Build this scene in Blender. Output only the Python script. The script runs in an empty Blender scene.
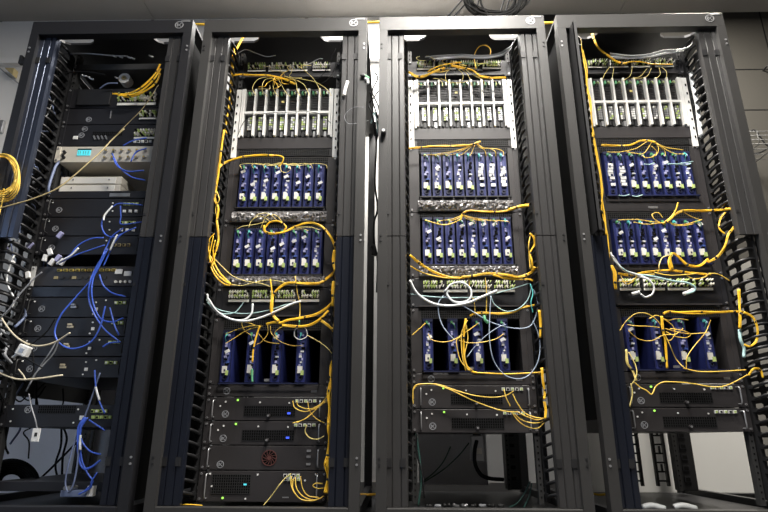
import bpy, bmesh, math, random
from mathutils import Vector, Matrix
rnd = random.Random(7)
PI = math.pi
SC = bpy.context.scene
COL = SC.collection
P, W, H = 0.80562, 0.75, 2.1688          # rack pitch, rack width, rack height
CEN = [i*P + W/2 for i in range(4)]
YU = 0.15                                # mounting plane of the equipment
RN = ['leftmost rack', 'second rack', 'third rack', 'rightmost rack']

# ------------------------------------------------------------------ camera
CAM = Vector((1.6857, -2.1007, 0.3236))
PITCH, YAW, ROLL, FPX = 0.31734, -0.02315, 0.00382, 560.0
fwd = Vector((math.sin(YAW)*math.cos(PITCH), math.cos(YAW)*math.cos(PITCH), math.sin(PITCH)))
rt0 = Vector((math.cos(YAW), -math.sin(YAW), 0)); up0 = rt0.cross(fwd)
rt = math.cos(ROLL)*rt0 + math.sin(ROLL)*up0
up = -math.sin(ROLL)*rt0 + math.cos(ROLL)*up0
cd = bpy.data.cameras.new('camera'); cam = bpy.data.objects.new('camera', cd); COL.objects.link(cam)
cd.sensor_width = 36; cd.lens = FPX/768*36; cd.clip_start = .05
cam.matrix_world = Matrix(((rt.x, up.x, -fwd.x, CAM.x), (rt.y, up.y, -fwd.y, CAM.y), (rt.z, up.z, -fwd.z, CAM.z), (0, 0, 0, 1)))
SC.camera = cam

def at(px, py, Y):
    "point of the place at depth Y that the photo shows at px, py"
    d = fwd*FPX + rt*(px-384) + up*(256-py)
    return CAM + d*((Y-CAM.y)/d.y)

# ------------------------------------------------------------------ materials
M = {}
def mat(name, col, rough=.5, metal=0, spec=.5, bump=0, bscale=60, noise=0, nscale=8, emit=None, estr=0, alpha=1, trans=0):
    m = bpy.data.materials.new(name); m.use_nodes = True
    nt = m.node_tree; b = nt.nodes['Principled BSDF']
    b.inputs['Base Color'].default_value = (*col, 1); b.inputs['Roughness'].default_value = rough
    b.inputs['Metallic'].default_value = metal; b.inputs['Specular IOR Level'].default_value = spec
    if noise or bump:
        tc = nt.nodes.new('ShaderNodeTexCoord')
    if noise:
        n = nt.nodes.new('ShaderNodeTexNoise'); n.inputs['Scale'].default_value = nscale; n.inputs['Detail'].default_value = 5
        nt.links.new(tc.outputs['Object'], n.inputs['Vector'])
        r = nt.nodes.new('ShaderNodeMapRange'); r.inputs[1].default_value = .3; r.inputs[2].default_value = .7
        r.inputs[3].default_value = 1-noise; r.inputs[4].default_value = 1+noise
        nt.links.new(n.outputs['Fac'], r.inputs[0])
        mx = nt.nodes.new('ShaderNodeVectorMath'); mx.operation = 'SCALE'; mx.inputs[0].default_value = col
        nt.links.new(r.outputs[0], mx.inputs['Scale']); nt.links.new(mx.outputs[0], b.inputs['Base Color'])
    if bump:
        n2 = nt.nodes.new('ShaderNodeTexNoise'); n2.inputs['Scale'].default_value = bscale
        nt.links.new(tc.outputs['Object'], n2.inputs['Vector'])
        bp = nt.nodes.new('ShaderNodeBump'); bp.inputs['Strength'].default_value = bump; bp.inputs['Distance'].default_value = .01
        nt.links.new(n2.outputs['Fac'], bp.inputs['Height']); nt.links.new(bp.outputs[0], b.inputs['Normal'])
    if emit:
        b.inputs['Emission Color'].default_value = (*emit, 1); b.inputs['Emission Strength'].default_value = estr
    if trans: b.inputs['Transmission Weight'].default_value = trans
    if alpha < 1: b.inputs['Alpha'].default_value = alpha
    M[name] = m
    return m
mat('frame', (.038, .037, .036), .36, 0, .5, .05, 300, .12, 3)
mat('frame_dark', (.012, .012, .014), .42, 0, .5, .05, 300, .12, 3)
mat('cover', (.038, .037, .037), .34, 0, .5, .03, 200, .12, 3)
mat('cover_blue_cast', (.008, .010, .017), .28, 0, .6, .03, 200, .12, 3)  # blue-black tint puts the bluish reflections on lower covers into their colour
mat('cover_gloss', (.05, .06, .09), .28, .6, .6, .03, 200, .12, 3)
mat('black', (.012, .012, .013), .5)
mat('matte_black', (.004, .004, .004), .9, 0, .15)
mat('panel', (.033, .030, .031), .42, 0, .5, .04, 200, .15, 5)
mat('panel_dark', (.013, .013, .016), .45, 0, .5, .04, 200, .15, 5)
mat('rail', (.03, .03, .03), .5)
mat('steel', (.86, .85, .82), .4, .1, .5, .04, 150, .1, 20)
mat('zinc', (.45, .45, .46), .35, .7)
mat('blue', (.022, .030, .135), .38, .0, .5, .05, 200, .15, 30)
mat('blue_light', (.07, .13, .42), .35, .1)
mat('navy', (.010, .014, .05), .45)
mat('lavender', (.42, .42, .66), .45)
mat('white', (.80, .80, .78), .5)
mat('paper', (.78, .76, .70), .6)
mat('lime', (.48, .60, .20), .5)
mat('green', (.10, .34, .16), .5)
mat('teal', (.10, .50, .48), .45)
mat('pale_teal', (.42, .62, .62), .45)
mat('pale_blue', (.36, .44, .55), .45)
mat('red', (.55, .07, .05), .5)
mat('maroon', (.10, .035, .03), .5)
mat('yellow', (.92, .55, .03), .45, 0, .5, 0, 60, .15, 25)
mat('yellow_thin', (.92, .62, .10), .45)
mat('yellow_pale', (.86, .70, .24), .5)
mat('tan', (.42, .34, .17), .55)
mat('beige_cable', (.62, .55, .40), .5)
mat('beige', (.62, .58, .50), .5, 0, .5, .03, 100, .06, 10)
mat('white_cable', (.82, .84, .84), .4)
mat('grey_cable', (.30, .31, .33), .45)
mat('black_cable', (.006, .006, .007), .7, 0, .2)
mat('dark_green', (.03, .09, .075), .5)
mat('blue_cable', (.055, .13, .62), .4)
mat('slate_cable', (.16, .20, .33), .45)
mat('film', (.20, .19, .19), .25, 0, .8)
mat('smoked', (.06, .055, .055), .15, 0, .8)
mat('gold', (.75, .55, .12), .35, .5)
mat('cyan_screen', (.02, .3, .35), .3, emit=(.12, .75, .85), estr=.9)
mat('blue_led', (.05, .1, .9), .3, emit=(.08, .15, 1), estr=.9)
mat('green_led', (.3, .9, .1), .3, emit=(.5, 1, .15), estr=.8)
mat('white_led', (.9, .9, .9), .3, emit=(1, 1, .95), estr=.8)
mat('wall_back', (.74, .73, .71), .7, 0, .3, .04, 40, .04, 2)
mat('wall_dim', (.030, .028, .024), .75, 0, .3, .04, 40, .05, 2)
mat('wall_side', (.50, .53, .58), .75, 0, .3, .04, 40, .04, 2)
mat('ceiling', (.27, .255, .235), .8, 0, .3, .06, 60, .05, 3)
mat('seam', (.16, .155, .15), .8)
mat('floor', (.045, .045, .05), .45, 0, .5, .02, 40, .12, 6)
mat('rear_grey', (.88, .88, .92), .6, 0, .3, .03, 60, .05, 4)
mat('rear_dim', (.20, .195, .18), .6)
mat('strip', (.07, .085, .23), .4)
mat('lamp', (.9, .9, .9), .5, emit=(1, .97, .92), estr=6)
mat('glow_glass', (.6, .7, .9), .3, emit=(.55, .72, 1), estr=3)  # glowing pane of the added window

# ------------------------------------------------------------------ mesh builder
class MB:
    def __init__(s): s.v = []; s.f = []; s.m = []; s.sm = []
    def _add(s, vs, fs, m, smooth=False):
        o = len(s.v); s.v += [tuple(v) for v in vs]
        for f in fs: s.f.append(tuple(i+o for i in f)); s.m.append(m); s.sm.append(smooth)
        return s
    def box(s, x0, y0, z0, x1, y1, z1, m=0):
        vs = [(x, y, z) for z in (z0, z1) for y in (y0, y1) for x in (x0, x1)]
        return s._add(vs, [(0,2,3,1), (4,5,7,6), (0,1,5,4), (2,6,7,3), (0,4,6,2), (1,3,7,5)], m)
    def cbox(s, c, sz, m=0, rot=None):
        hx, hy, hz = sz[0]/2, sz[1]/2, sz[2]/2
        vs = [Vector((x, y, z)) for z in (-hz, hz) for y in (-hy, hy) for x in (-hx, hx)]
        if rot is not None: vs = [rot @ v for v in vs]
        vs = [v+Vector(c) for v in vs]
        return s._add(vs, [(0,2,3,1), (4,5,7,6), (0,1,5,4), (2,6,7,3), (0,4,6,2), (1,3,7,5)], m)
    def prism(s, pts, z0, z1, m=0):                       # XY outline extruded along Z
        n = len(pts); vs = [(x, y, z0) for x, y in pts]+[(x, y, z1) for x, y in pts]
        fs = [tuple(range(n))[::-1], tuple(range(n, 2*n))]+[(i, (i+1) % n, n+(i+1) % n, n+i) for i in range(n)]
        return s._add(vs, fs, m)
    def prism_y(s, pts, y0, y1, m=0):                     # XZ outline extruded along Y
        n = len(pts); vs = [(x, y0, z) for x, z in pts]+[(x, y1, z) for x, z in pts]
        fs = [tuple(range(n)), tuple(range(n, 2*n))[::-1]]+[((i+1) % n, i, n+i, n+(i+1) % n) for i in range(n)]
        return s._add(vs, fs, m)
    def disk_y(s, cx, cz, r, y0, y1, m=0, n=16):
        return s.prism_y([(cx+r*math.cos(2*PI*i/n), cz+r*math.sin(2*PI*i/n)) for i in range(n)], y0, y1, m)
    def ring_y(s, cx, cz, r0, r1, y0, y1, m=0, n=20):
        vs = []; fs = []
        for i in range(n):
            a = 2*PI*i/n; c, q = math.cos(a), math.sin(a)
            vs += [(cx+r0*c, y0, cz+r0*q), (cx+r1*c, y0, cz+r1*q), (cx+r1*c, y1, cz+r1*q), (cx+r0*c, y1, cz+r0*q)]
        for i in range(n):
            a, b = 4*i, 4*((i+1) % n)
            for k in range(4): fs.append((a+k, a+(k+1) % 4, b+(k+1) % 4, b+k))
        return s._add(vs, fs, m)
    def tube(s, pts, r, m=0, n=7, lump=0, seed=0):
        pts = [Vector(p) for p in pts]
        q = random.Random(seed); ph = q.random()*6
        t0 = (pts[1]-pts[0]).normalized()
        u = t0.orthogonal().normalized(); vs = []; N = len(pts)
        for i, p in enumerate(pts):
            t = (pts[min(i+1, N-1)]-pts[max(i-1, 0)])
            t = t.normalized() if t.length > 1e-9 else t0
            u = (u-t*u.dot(t)); u = u.normalized() if u.length > 1e-6 else t.orthogonal().normalized()
            w = t.cross(u)
            rr = r*(1+lump*(.6*math.sin(i*.55+ph)+.4*math.sin(i*1.37+2*ph))) if lump else r
            for k in range(n):
                a = 2*PI*k/n; vs.append(p+rr*(math.cos(a)*u+math.sin(a)*w))
        fs = [tuple(range(n))[::-1], tuple((N-1)*n+k for k in range(n))]
        for i in range(N-1):
            for k in range(n):
                fs.append((i*n+k, i*n+(k+1) % n, (i+1)*n+(k+1) % n, (i+1)*n+k))
        return s._add(vs, fs, m, True)
    def mesh(s, name, mats):
        me = bpy.data.meshes.new(name); me.from_pydata(s.v, [], s.f)
        for k in mats: me.materials.append(M[k])
        me.polygons.foreach_set('material_index', s.m); me.polygons.foreach_set('use_smooth', s.sm)
        bm = bmesh.new(); bm.from_mesh(me); bmesh.ops.recalc_face_normals(bm, faces=bm.faces); bm.to_mesh(me); bm.free()
        me.update(); return me
    def build(s, name, mats, parent=None, loc=None, bevel=0):
        if isinstance(mats, str): mats = [mats]
        return put(name, s.mesh(name, mats), parent, loc, bevel)

def put(name, me, parent=None, loc=None, bevel=0):
    o = bpy.data.objects.new(name, me); COL.objects.link(o)
    if parent is not None: o.parent = parent
    if loc is not None: o.location = loc
    if bevel:
        b = o.modifiers.new('bevel', 'BEVEL'); b.width = bevel; b.segments = 2; b.limit_method = 'ANGLE'
    return o
def tag(o, label, cat, group=None, kind=None):
    if label: o['label'] = label
    if cat: o['category'] = cat
    if group: o['group'] = group
    if kind: o['kind'] = kind
    return o
def thing(name, label, cat, loc, group=None):
    o = bpy.data.objects.new(name, None); COL.objects.link(o); o.location = loc; o.empty_display_size = .05
    return tag(o, label, cat, group)
def struct(o): o['kind'] = 'structure'; return o
def copy_tree(o, parent=None):
    c = o.copy(); COL.objects.link(c)
    if parent is not None: c.parent = parent
    for ch in list(o.children): copy_tree(ch, c)
    return c
def spline(pts, per=6):
    pts = [Vector(p) for p in pts]
    if len(pts) < 3: return [pts[0].lerp(pts[-1], i/4) for i in range(5)]
    out = []; q = [2*pts[0]-pts[1]]+pts+[2*pts[-1]-pts[-2]]
    for i in range(1, len(q)-2):
        a, b, c, d = q[i-1:i+3]
        for k in range(per):
            t = k/per
            out.append(.5*((2*b)+(c-a)*t+(2*a-5*b+4*c-d)*t*t+(3*b-a-3*c+d)*t**3))
    out.append(pts[-1]); return out

# shared small meshes
SH = {}
SH['screw'] = MB().disk_y(0, 0, .0042, -.004, .001, 0, 10).disk_y(0, 0, .0018, -.0045, -.003, 1, 6).mesh('screw', ['zinc', 'black'])
def logo_mesh(r, m):
    b = MB().ring_y(0, 0, r*.80, r, -.0016, .0005, 0, 22)
    for a in (45, -45):
        q = Matrix.Rotation(math.radians(a), 3, 'Y'); b.cbox((0, -.0008, 0), (r*1.35, .0016, r*.16), 0, q)
    b.cbox((-r*.45, -.0008, 0), (r*.15, .0016, r*.95), 0)
    return b.mesh('logo_badge', [m])
SH['logo_small'] = logo_mesh(.0135, 'grey_cable')
SH['logo_big'] = logo_mesh(.020, 'zinc')
SH['led_w'] = MB().disk_y(0, 0, .0035, -.003, .001, 0, 8).mesh('indicator', ['white'])
SH['led_g'] = MB().disk_y(0, 0, .0042, -.003, .001, 0, 8).mesh('indicator', ['green_led'])
SH['knob'] = MB().disk_y(0, 0, .007, -.012, .001, 0, 14).disk_y(0, 0, .004, -.016, -.011, 1, 10).mesh('knob', ['panel', 'zinc'])

# ------------------------------------------------------------------ room
YW, ZC = 1.42, 3.42
def pl(name, pts, m):
    b = MB(); b._add(pts, [(0, 1, 2, 3)], 0); return b
XL, XR, YF = -2.6, 4.9, -4.6
t = .1
b = MB().box(XL, YF, -.1, XR, YW, 0, 0)
for i in range(1, 13): b.box(XL+i*.6-.002, YF, 0, XL+i*.6+.002, YW, .0008, 1)
for i in range(1, 11): b.box(XL, YF+i*.6-.002, 0, XR, YF+i*.6+.002, .0008, 1)
struct(b.build('floor', ['floor', 'seam']))
b = MB().box(XL, YF, ZC, XR, YW, ZC+.1, 0)
for i in range(1, 7): b.box(XL+i*1.2-.012, YF, ZC-.006, XL+i*1.2+.012, YW, ZC, 1)
for i in range(1, 10): b.box(XL, YF+i*.6-.012, ZC-.006, XR, YF+i*.6+.012, ZC, 1)
struct(b.build('ceiling', ['ceiling', 'ceiling']))
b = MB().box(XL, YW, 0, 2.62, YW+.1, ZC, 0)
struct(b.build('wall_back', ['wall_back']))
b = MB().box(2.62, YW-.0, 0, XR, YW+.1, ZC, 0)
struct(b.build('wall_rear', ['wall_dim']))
b = MB()
b.box(3.3, YW-.001, 2.90, XR, YW, 2.910, 0).box(3.3, YW-.001, 2.56, XR, YW, 2.570, 0).box(4.44, YW-.001, 0, 4.450, YW, ZC, 0)
struct(b.build('trim_1', ['matte_black']))
b = MB().box(-1.4, YW-.045, 3.0, 2.4, YW, 3.05, 0)
struct(b.build('trim_2', ['wall_back'], bevel=.003))
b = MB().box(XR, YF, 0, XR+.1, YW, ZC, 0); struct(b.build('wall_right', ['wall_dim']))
# left wall with an opening for an unseen window, added for bluish reflections
b = MB(); wy0, wy1, wz0, wz1 = -3.7, -1.7, .9, 2.5
b.box(XL-.1, YF, 0, XL, wy0, ZC).box(XL-.1, wy1, 0, XL, YW, ZC).box(XL-.1, wy0, 0, XL, wy1, wz0).box(XL-.1, wy0, wz1, XL, wy1, ZC)
struct(b.build('wall_left', ['wall_side']))
b = MB()
for z in (wz0, wz1-.05): b.box(XL-.08, wy0, z, XL-.02, wy1, z+.05)
for y in (wy0, (wy0+wy1)/2-.025, wy1-.05): b.box(XL-.08, y, wz0, XL-.02, y+.05, wz1)
wf = struct(b.build('added_window_1', ['white']))
b = MB().box(XL-.06, wy0+.05, wz0+.05, XL-.055, wy1-.05, wz1-.05); b.build('glass', ['glow_glass'], wf)
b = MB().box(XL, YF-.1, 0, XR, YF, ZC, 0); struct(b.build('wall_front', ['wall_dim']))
struct(MB().box(XL, YW-.015, 0, XR, YW, .09).build('baseboard_back', ['seam']))

# ceiling lamps (out of the frame; they light the aisle and the wall behind the racks)
def lamp(x, y, lx, ly, power, col, label, spread=180):
    r = thing('ceiling_light', label, 'ceiling light', (x, y, ZC))
    b = MB(); b.box(-lx/2-.03, -ly/2-.03, -.05, lx/2+.03, -ly/2, 0).box(-lx/2-.03, ly/2, -.05, lx/2+.03, ly/2+.03, 0)
    b.box(-lx/2-.03, -ly/2, -.05, -lx/2, ly/2, 0).box(lx/2, -ly/2, -.05, lx/2+.03, ly/2, 0)
    b.build('lamp_housing', ['white'], r)
    MB().box(-lx/2, -ly/2, -.03, lx/2, ly/2, -.02).build('diffuser', ['lamp'], r)
    ld = bpy.data.lights.new('lamp_glow', 'AREA'); ld.shape = 'RECTANGLE'; ld.size = lx; ld.size_y = ly; ld.energy = power; ld.color = col
    ld.spread = math.radians(spread)
    lo = bpy.data.objects.new('lamp_glow', ld); COL.objects.link(lo); lo.parent = r; lo.location = (0, 0, -.055)
lamp(2.12, -.46, .7, .36, 175, (1, .95, .88), 'ceiling light panel close above the front of the racks')
lamp(2.10, -1.70, 1.0, .5, 130, (1, .96, .90), 'added ceiling fill light further back over the front aisle')  # added lamp, frontal fill for the equipment
lamp(1.62, .95, .9, .22, 62, (1, .98, .95), 'slim ceiling light behind the second and third racks')
lamp(3.62, .32, .22, .9, 200, (1, .94, .84), 'slim ceiling light added beside the rightmost rack to brighten the cabinet')  # added lamp, placed so its light reaches the cabinet fronts
# daylight added at the unseen window, for bluish reflections on the leftmost rack
ld = bpy.data.lights.new('blue_fill', 'AREA'); ld.shape = 'RECTANGLE'; ld.size = 1.9; ld.size_y = 1.5; ld.energy = 8; ld.color = (.5, .68, 1)
lo = bpy.data.objects.new('blue_fill', ld); COL.objects.link(lo); lo.location = (XL-.02, -2.7, 1.7); lo.rotation_euler = (0, -PI/2, 0)

# ------------------------------------------------------------------ racks
def cover_mesh(z0, z1, m):
    w = .085; pr = [(0, .012), (.004, 0), (.024, 0), (.027, .004), (.030, 0), (.056, 0), (.059, .004), (.062, 0), (w-.004, 0), (w, .012), (w, .03), (w-.003, .03), (w-.003, .013), (.003, .013), (.003, .03), (0, .03)]
    return MB().prism(pr, z0, z1, 0)
def guide_mesh(s, side_slots):
    "vertical finger duct beside the mounting rails; s = -1 left, 1 right"
    b = MB(); n = 46
    b.box(min(s*.246, s*.262), .135, .11, max(s*.246, s*.262), .155, 2.08)
    b.box(min(s*.322, s*.332), .05, .11, max(s*.322, s*.332), .085, 2.08)
    for k in range(n):
        z = .13+k*.0445*.97
        p = spline([(s*.254, .135, z), (s*.250, .09, z+.004), (s*.262, .055, z+.012), (s*.295, .045, z+.018), (s*.325, .06, z+.020)], 3)
        b.tube(p, .0062, 0, 5)
        b.box(min(s*.246, s*.251), .11, z-.004, max(s*.246, s*.251), .135, z+.010)
    if side_slots:
        x0, x1 = s*.342-.002, s*.342+.002
        for (ya, yb) in ((.045, .06), (.185, .215), (.30, .32)): b.box(x0, ya, .11, x1, yb, 2.1)
        for k in range(n):
            z = .13+k*.0445*.97
            for (ya, yb) in ((.055, .19), (.21, .305)):
                b.box(x0, ya, z-.008, x1, yb, z+.008)
                for (yy, sy) in ((ya, 1), (yb, -1)):       # rounded slot corners
                    for sz in (-1, 1):
                        b._add([(x, yy+sy*dy, z+sz*dz) for x in (x0, x1) for dy, dz in ((0, .007), (.016, .007), (.006, .012), (0, .021))],
                               [(0, 1, 2, 3), (7, 6, 5, 4), (0, 4, 5, 1), (1, 5, 6, 2), (2, 6, 7, 3), (3, 7, 4, 0)], 0)
    return b
def rear_ladder(x0, x1):
    b = MB(); b.box(x0, .93, .11, x0+.012, .95, 2.08).box(x1-.012, .93, .11, x1, .95, 2.08)
    for k in range(46):
        z = .13+k*.0432; b.box(x0, .935, z, x1, .945, z+.008)
        if k % 2: b.box(x0+(x1-x0)*.5, .935, z, x0+(x1-x0)*.62, .945, z+.04)
    return b
RACK_DESC = ['tall black rack at the far left, crossed by blue cables, holding a beige instrument',
 'tall grey rack, second from left, with yellow cable bundle down its right side',
 'tall grey rack, third from the left, standing under a hanging coil of black cables',
 'tall grey rack at the far right with slotted cable openings along its right side']
for i in range(4):
    x0 = i*P; c = W/2
    fm = 'frame_dark' if i == 0 else 'frame'
    R = thing('server_rack', RACK_DESC[i], 'server rack', (x0, 0, 0))
    zt = H-.072
    for k, xa in enumerate((0, W-.038)):
        b = MB().box(xa, 0, 0, xa+.038, .045, zt)
        for z in (2.0, 1.02+.06, .24):
            for dz in (0, .022):
                xx = xa+(.026 if k else .012); b.disk_y(xx, z+dz, .0045, -.003, .002, 1, 8)
        b.build('front_post', [fm, 'zinc' if i in (0, 3) or (k and i == 1) else 'black'], R)
    for xa in (0, W-.04): MB().box(xa, 1.0, 0, xa+.04, 1.05, H-.02).build('rear_post', ['frame_dark'], R)
    b = MB().box(0, 0, zt, W, .04, H).box(W-.055, -.002, H-.012, W-.012, 0, H-.006, 1); b.build('top_beam', [fm, 'zinc'], R, bevel=.003)
    MB().box(.038, .0, 0, W-.038, .04, .10).build('bottom_beam', [fm], R, bevel=.003)
    # roof with two rounded slots near its front
    b = MB(); zr0, zr1 = H-.012, H
    sl = [(.06, .225), (.52, .685)]; ya, yb = .06, .15
    b.box(0, .04, zr0, W, ya, zr1).box(0, yb, zr0, W, 1.05, zr1)
    b.box(0, ya, zr0, sl[0][0], yb, zr1).box(sl[0][1], ya, zr0, sl[1][0], yb, zr1).box(sl[1][1], ya, zr0, W, yb, zr1)
    for a, e in sl:
        for xx, sx in ((a, 1), (e, -1)):
            for yy, sy in ((ya, 1), (yb, -1)):
                b.prism([(xx, yy), (xx+sx*.034, yy), (xx+sx*.012, yy+sy*.012), (xx, yy+sy*.034)], zr0, zr1)
    b.build('roof_panel', ['frame_dark'], R)
    MB().box(.04, .04, .06, W-.04, 1.0, .075).build('base_panel', ['frame_dark'], R)
    for xa in (0, W-.03): MB().box(xa, .05, .05, xa+.03, 1.0, .10).build('side_beam', ['frame_dark'], R)
    for s in (-1, 1):
        for y in (.155, .78):
            b = MB().box(min(c+s*.224, c+s*.242), y, .10, max(c+s*.224, c+s*.242), y+.03, 2.10)
            for k in range(90): b.box(c+s*.233-.003, y-.001, .12+k*.0222, c+s*.233+.003, y, .127+k*.0222, 1)
            b.build('mounting_rail', ['rail', 'matte_black'], R)
        open_side = (i == 3 and s == 1) or (i == 0 and s == -1)
        guide_mesh(s, open_side).build('cable_guide', ['black'], R, (c, 0, 0))
    for s, za in {0: [(-1, .50)], 1: [(-1, .72)], 2: [(1, .62)], 3: []}[i]:  # dark sheets added to shade the view through the cable guides
        xx = c+s*.345; MB().box(xx-.002, .33, za, xx+.002, 1.0, 2.12).build('shade_sheet', ['frame_dark'], R)
        if i == 0: MB().box(xx-.002, .07, 1.2, xx+.002, .329, 2.12).build('shade_sheet', ['frame_dark'], R)
    for s, za in {0: [(1, .11)], 3: [(-1, .40)]}.get(i, []):  # black sheets added to keep the gaps between racks dark
        xx = c+s*.350; MB().box(xx-.002, .05, za, xx+.002, .80, 2.12).build('shade_sheet', ['matte_black'], R)
    lad = {0: [(.02, .10)], 1: [(.03, .12)], 2: [(.615, .70)], 3: [(.42, .50), (.565, .63)]}[i]
    for a, e in lad: rear_ladder(a, e).build('rear_ladder', ['black'], R)
    # covers: (side, lower, upper, material)
    CV = {0: [(-1, 1.108, 2.095, 'cover_gloss'), (1, 1.108, 2.095, 'cover'), (1, .102, 1.104, 'cover_blue_cast')],
          1: [(-1, 1.108, 2.095, 'cover'), (-1, .102, 1.104, 'cover_blue_cast'), (1, 1.108, 2.095, 'cover'), (1, .102, 1.104, 'cover_blue_cast')],
          2: [(-1, 1.108, 2.095, 'cover'), (-1, .102, 1.104, 'cover'), (1, 1.108, 2.095, 'cover'), (1, .102, 1.104, 'cover')],
          3: [(-1, .102, 1.104, 'cover_blue_cast'), (1, 1.108, 2.095, 'cover')]}[i]
    for s, a, e, m in CV:
        o = cover_mesh(a, e, m).build('cable_cover', [m], R, (.030 if s < 0 else W-.030-.085, .022, 0))
        z = e-.14 if e > 1.5 else a+.13
        for xx in ((.015, .065) if s < 0 else (.012, .065)):
            MB().box(xx-.010, -.004, z, xx+.010, .001, z+.03).build('latch', ['black'], o)
        MB().box(.006, -.003, 1.2 if e > 1.5 else .9, .016, .001, 1.212 if e > 1.5 else .912).build('latch', ['black'], o)
    if i == 3:   # upper left cover swung open, seen edge-on
        b = MB().box(-.004, -.085, 1.108, 0, 0, 2.095).box(-.004, -.085, 1.108, .012, -.081, 2.095).box(-.004, -.004, 1.108, .014, 0, 2.095)
        b.build('open_cover', ['black'], R, (.060, .045, 0))
    put('logo_badge', SH['logo_big'], R, (W-.062, 0, H-.030))
    if i == 2:
        MB().disk_y(0, 0, .011, -.03, .0, 0, 16).disk_y(0, 0, .007, -.034, -.03, 1, 12).build('knob', ['black', 'zinc'], R, (.022, 0, at(382, 134, 0).z))
    if i == 2: MB().box(.185, .96, .11, .535, .965, .50).build('rear_panel', ['rear_grey'], R)
    if i == 0: MB().box(-.55, 1.06, .05, .14, 1.065, .75).build('rear_panel', ['rear_grey'], R)

# rear power strips
def power_strip(i, x, w, label):
    r = thing('power_strip', label, 'power strip', (i*P+x, .80, .10))
    MB().box(0, 0, 0, w, .05, 1.75).build('strip_body', ['black'], r, bevel=.003)
    me = MB().box(-.016, -.004, -.012, .016, .001, .012, 0).box(-.011, -.0045, -.008, .011, -.003, .008, 1).mesh('outlet', ['panel_dark', 'matte_black'])
    for k in range(14): put('outlet', me, r, (w/2, 0, .05+k*.05))
power_strip(0, .50, .10, 'black power strip upright at the back of the leftmost rack')
power_strip(2, .60, .07, 'black power strip upright at the back of the third rack')
power_strip(3, .61, .09, 'wide black power strip upright at the back of the rightmost rack')

# ------------------------------------------------------------------ equipment
def base_unit(i, name, label, cat, z0, z1, m='panel', ears='panel', depth=.6, face=True, group=None, screws=True):
    h = z1-z0-.0015
    r = thing(name, label, cat, (CEN[i], YU, z0), group)
    if face: MB().box(-.2225, 0, 0, .2225, depth, h).build('body', [m], r, bevel=.0015)
    for s in (-1, 1):
        MB().box(min(s*.2413, s*.2215), -.003, 0, max(s*.2413, s*.2215), .002, h).build('rack_ear', [ears], r)
        if screws:
            for z in (.010, h-.010): put('screw', SH['screw'], r, (s*.232, -.003, z))
    return r, h
def handles(r, h, m='zinc'):
    for s in (-1, 1):
        MB().tube(spline([(s*.208, .001, .012), (s*.208, -.022, .014), (s*.208, -.024, h/2), (s*.208, -.022, h-.014), (s*.208, .001, h-.012)], 4), .0028, 0, 6).build('handle', [m], r)
def vent(r, x0, z0, x1, z1, hexed=False):
    b = MB().box(x0, -.0008, z0, x1, .0005, z1, 0)
    nx = int((x1-x0)/.0085); nz = max(2, int((z1-z0)/.0085))
    for k in range(nx+1):
        x = x0+(x1-x0)*k/nx; b.box(x-.0009, -.002, z0, x+.0009, -.0005, z1, 1)
    for k in range(nz+1):
        z = z0+(z1-z0)*k/nz; b.box(x0, -.002, z-.0009, x1, -.0005, z+.0009, 1)
    return b.build('vent', ['matte_black', 'black' if not hexed else 'rail'], r)
def ports(r, x, z, n, dx=.017, mats=('white', 'lime', 'matte_black'), name='port'):
    for k in range(n):
        b = MB().box(-.006, -.006, -.006, .006, .001, .006, 0).box(-.004, -.008, -.004, .004, -.005, .003, 1 if (k+n) % 2 else 2)
        b.build(name, list(mats), r, (x+k*dx, 0, z))

def server(i, z0, z1, label, k=0, m='panel', led=True):
    r, h = base_unit(i, 'server', label, 'server', z0, z1, m, m)
    handles(r, h)
    put('logo_badge', SH['logo_small'], r, (-.163, 0, h*.27))
    vent(r, -.09, h*.18, .11, h*.62)
    put('knob', SH['knob'], r, (.008, 0, h*.20))
    put('indicator', SH['led_g'], r, (-.118, 0, h*.88))
    for xx, zz in ((-.165, .80), (-.03, .78), (.085, .76), (-.185, .62)): put('indicator', SH['led_w'], r, (xx, 0, h*zz))
    ports(r, .115, h*.84, 5, .0175, ('white', 'lime', 'matte_black'))
    if led: MB().box(-.006, -.004, -.003, .006, .0, .004).build('status_light', ['blue_led'], r, (.086, -.001, h*.30))
    return r
def blank(i, z0, z1, label, logo=True):
    r, h = base_unit(i, 'rack_blank', label, 'blank panel', z0, z1, 'panel', 'panel', .02)
    if logo:
        put('logo_badge', SH['logo_small'], r, (-.165, 0, h*.5))
        MB().box(-.012, -.001, -.004, .012, .0, .004).build('print_mark', ['zinc'], r, (.18, 0, h*.45))
    return r
def adapter_block(r, x0, z0, w, h, cols, rows, q):
    b = MB().box(x0, -.006, z0, x0+w, .0, z0+h, 0)
    cw = w/cols; rh = h*.72/rows
    for a in range(cols):
        for e in range(rows):
            xx = x0+a*cw+cw*.12; zz = z0+h*.28+e*rh+rh*.1; c = q.choice((1, 1, 1, 2, 2, 2, 3))
            b.box(xx, -.012, zz, xx+cw*.45, -.005, zz+rh*.75, c)
            b.cbox((xx+cw*.62, -.016, zz+rh*.45), (cw*.28, .022, rh*.5), q.choice((1, 2, 2, 3)), Matrix.Rotation(.5, 3, 'Y'))
    b.box(x0, -.008, z0, x0+w, -.004, z0+h*.20, 2)
    return b.build('adapter_block', ['panel', 'lime', 'paper', 'matte_black'], r)
def patch_panel(i, z0, z1, label, zb, hb, blocks=4, m='panel_dark', seed=0, xs=None, cols=6):   # fibre panel with socket blocks
    q = random.Random(seed)
    r, h = base_unit(i, 'patch_bay', label, 'patch panel', z0, z1, m, m, .45)
    xs = xs or [-.19+k*.097 for k in range(blocks)]
    for x in xs: adapter_block(r, x, zb, .085, hb, cols, 2, q)
    MB().box(-.21, -.012, 0, .21, .0, .006).build('cable_lip', ['panel'], r)
    return r

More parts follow.
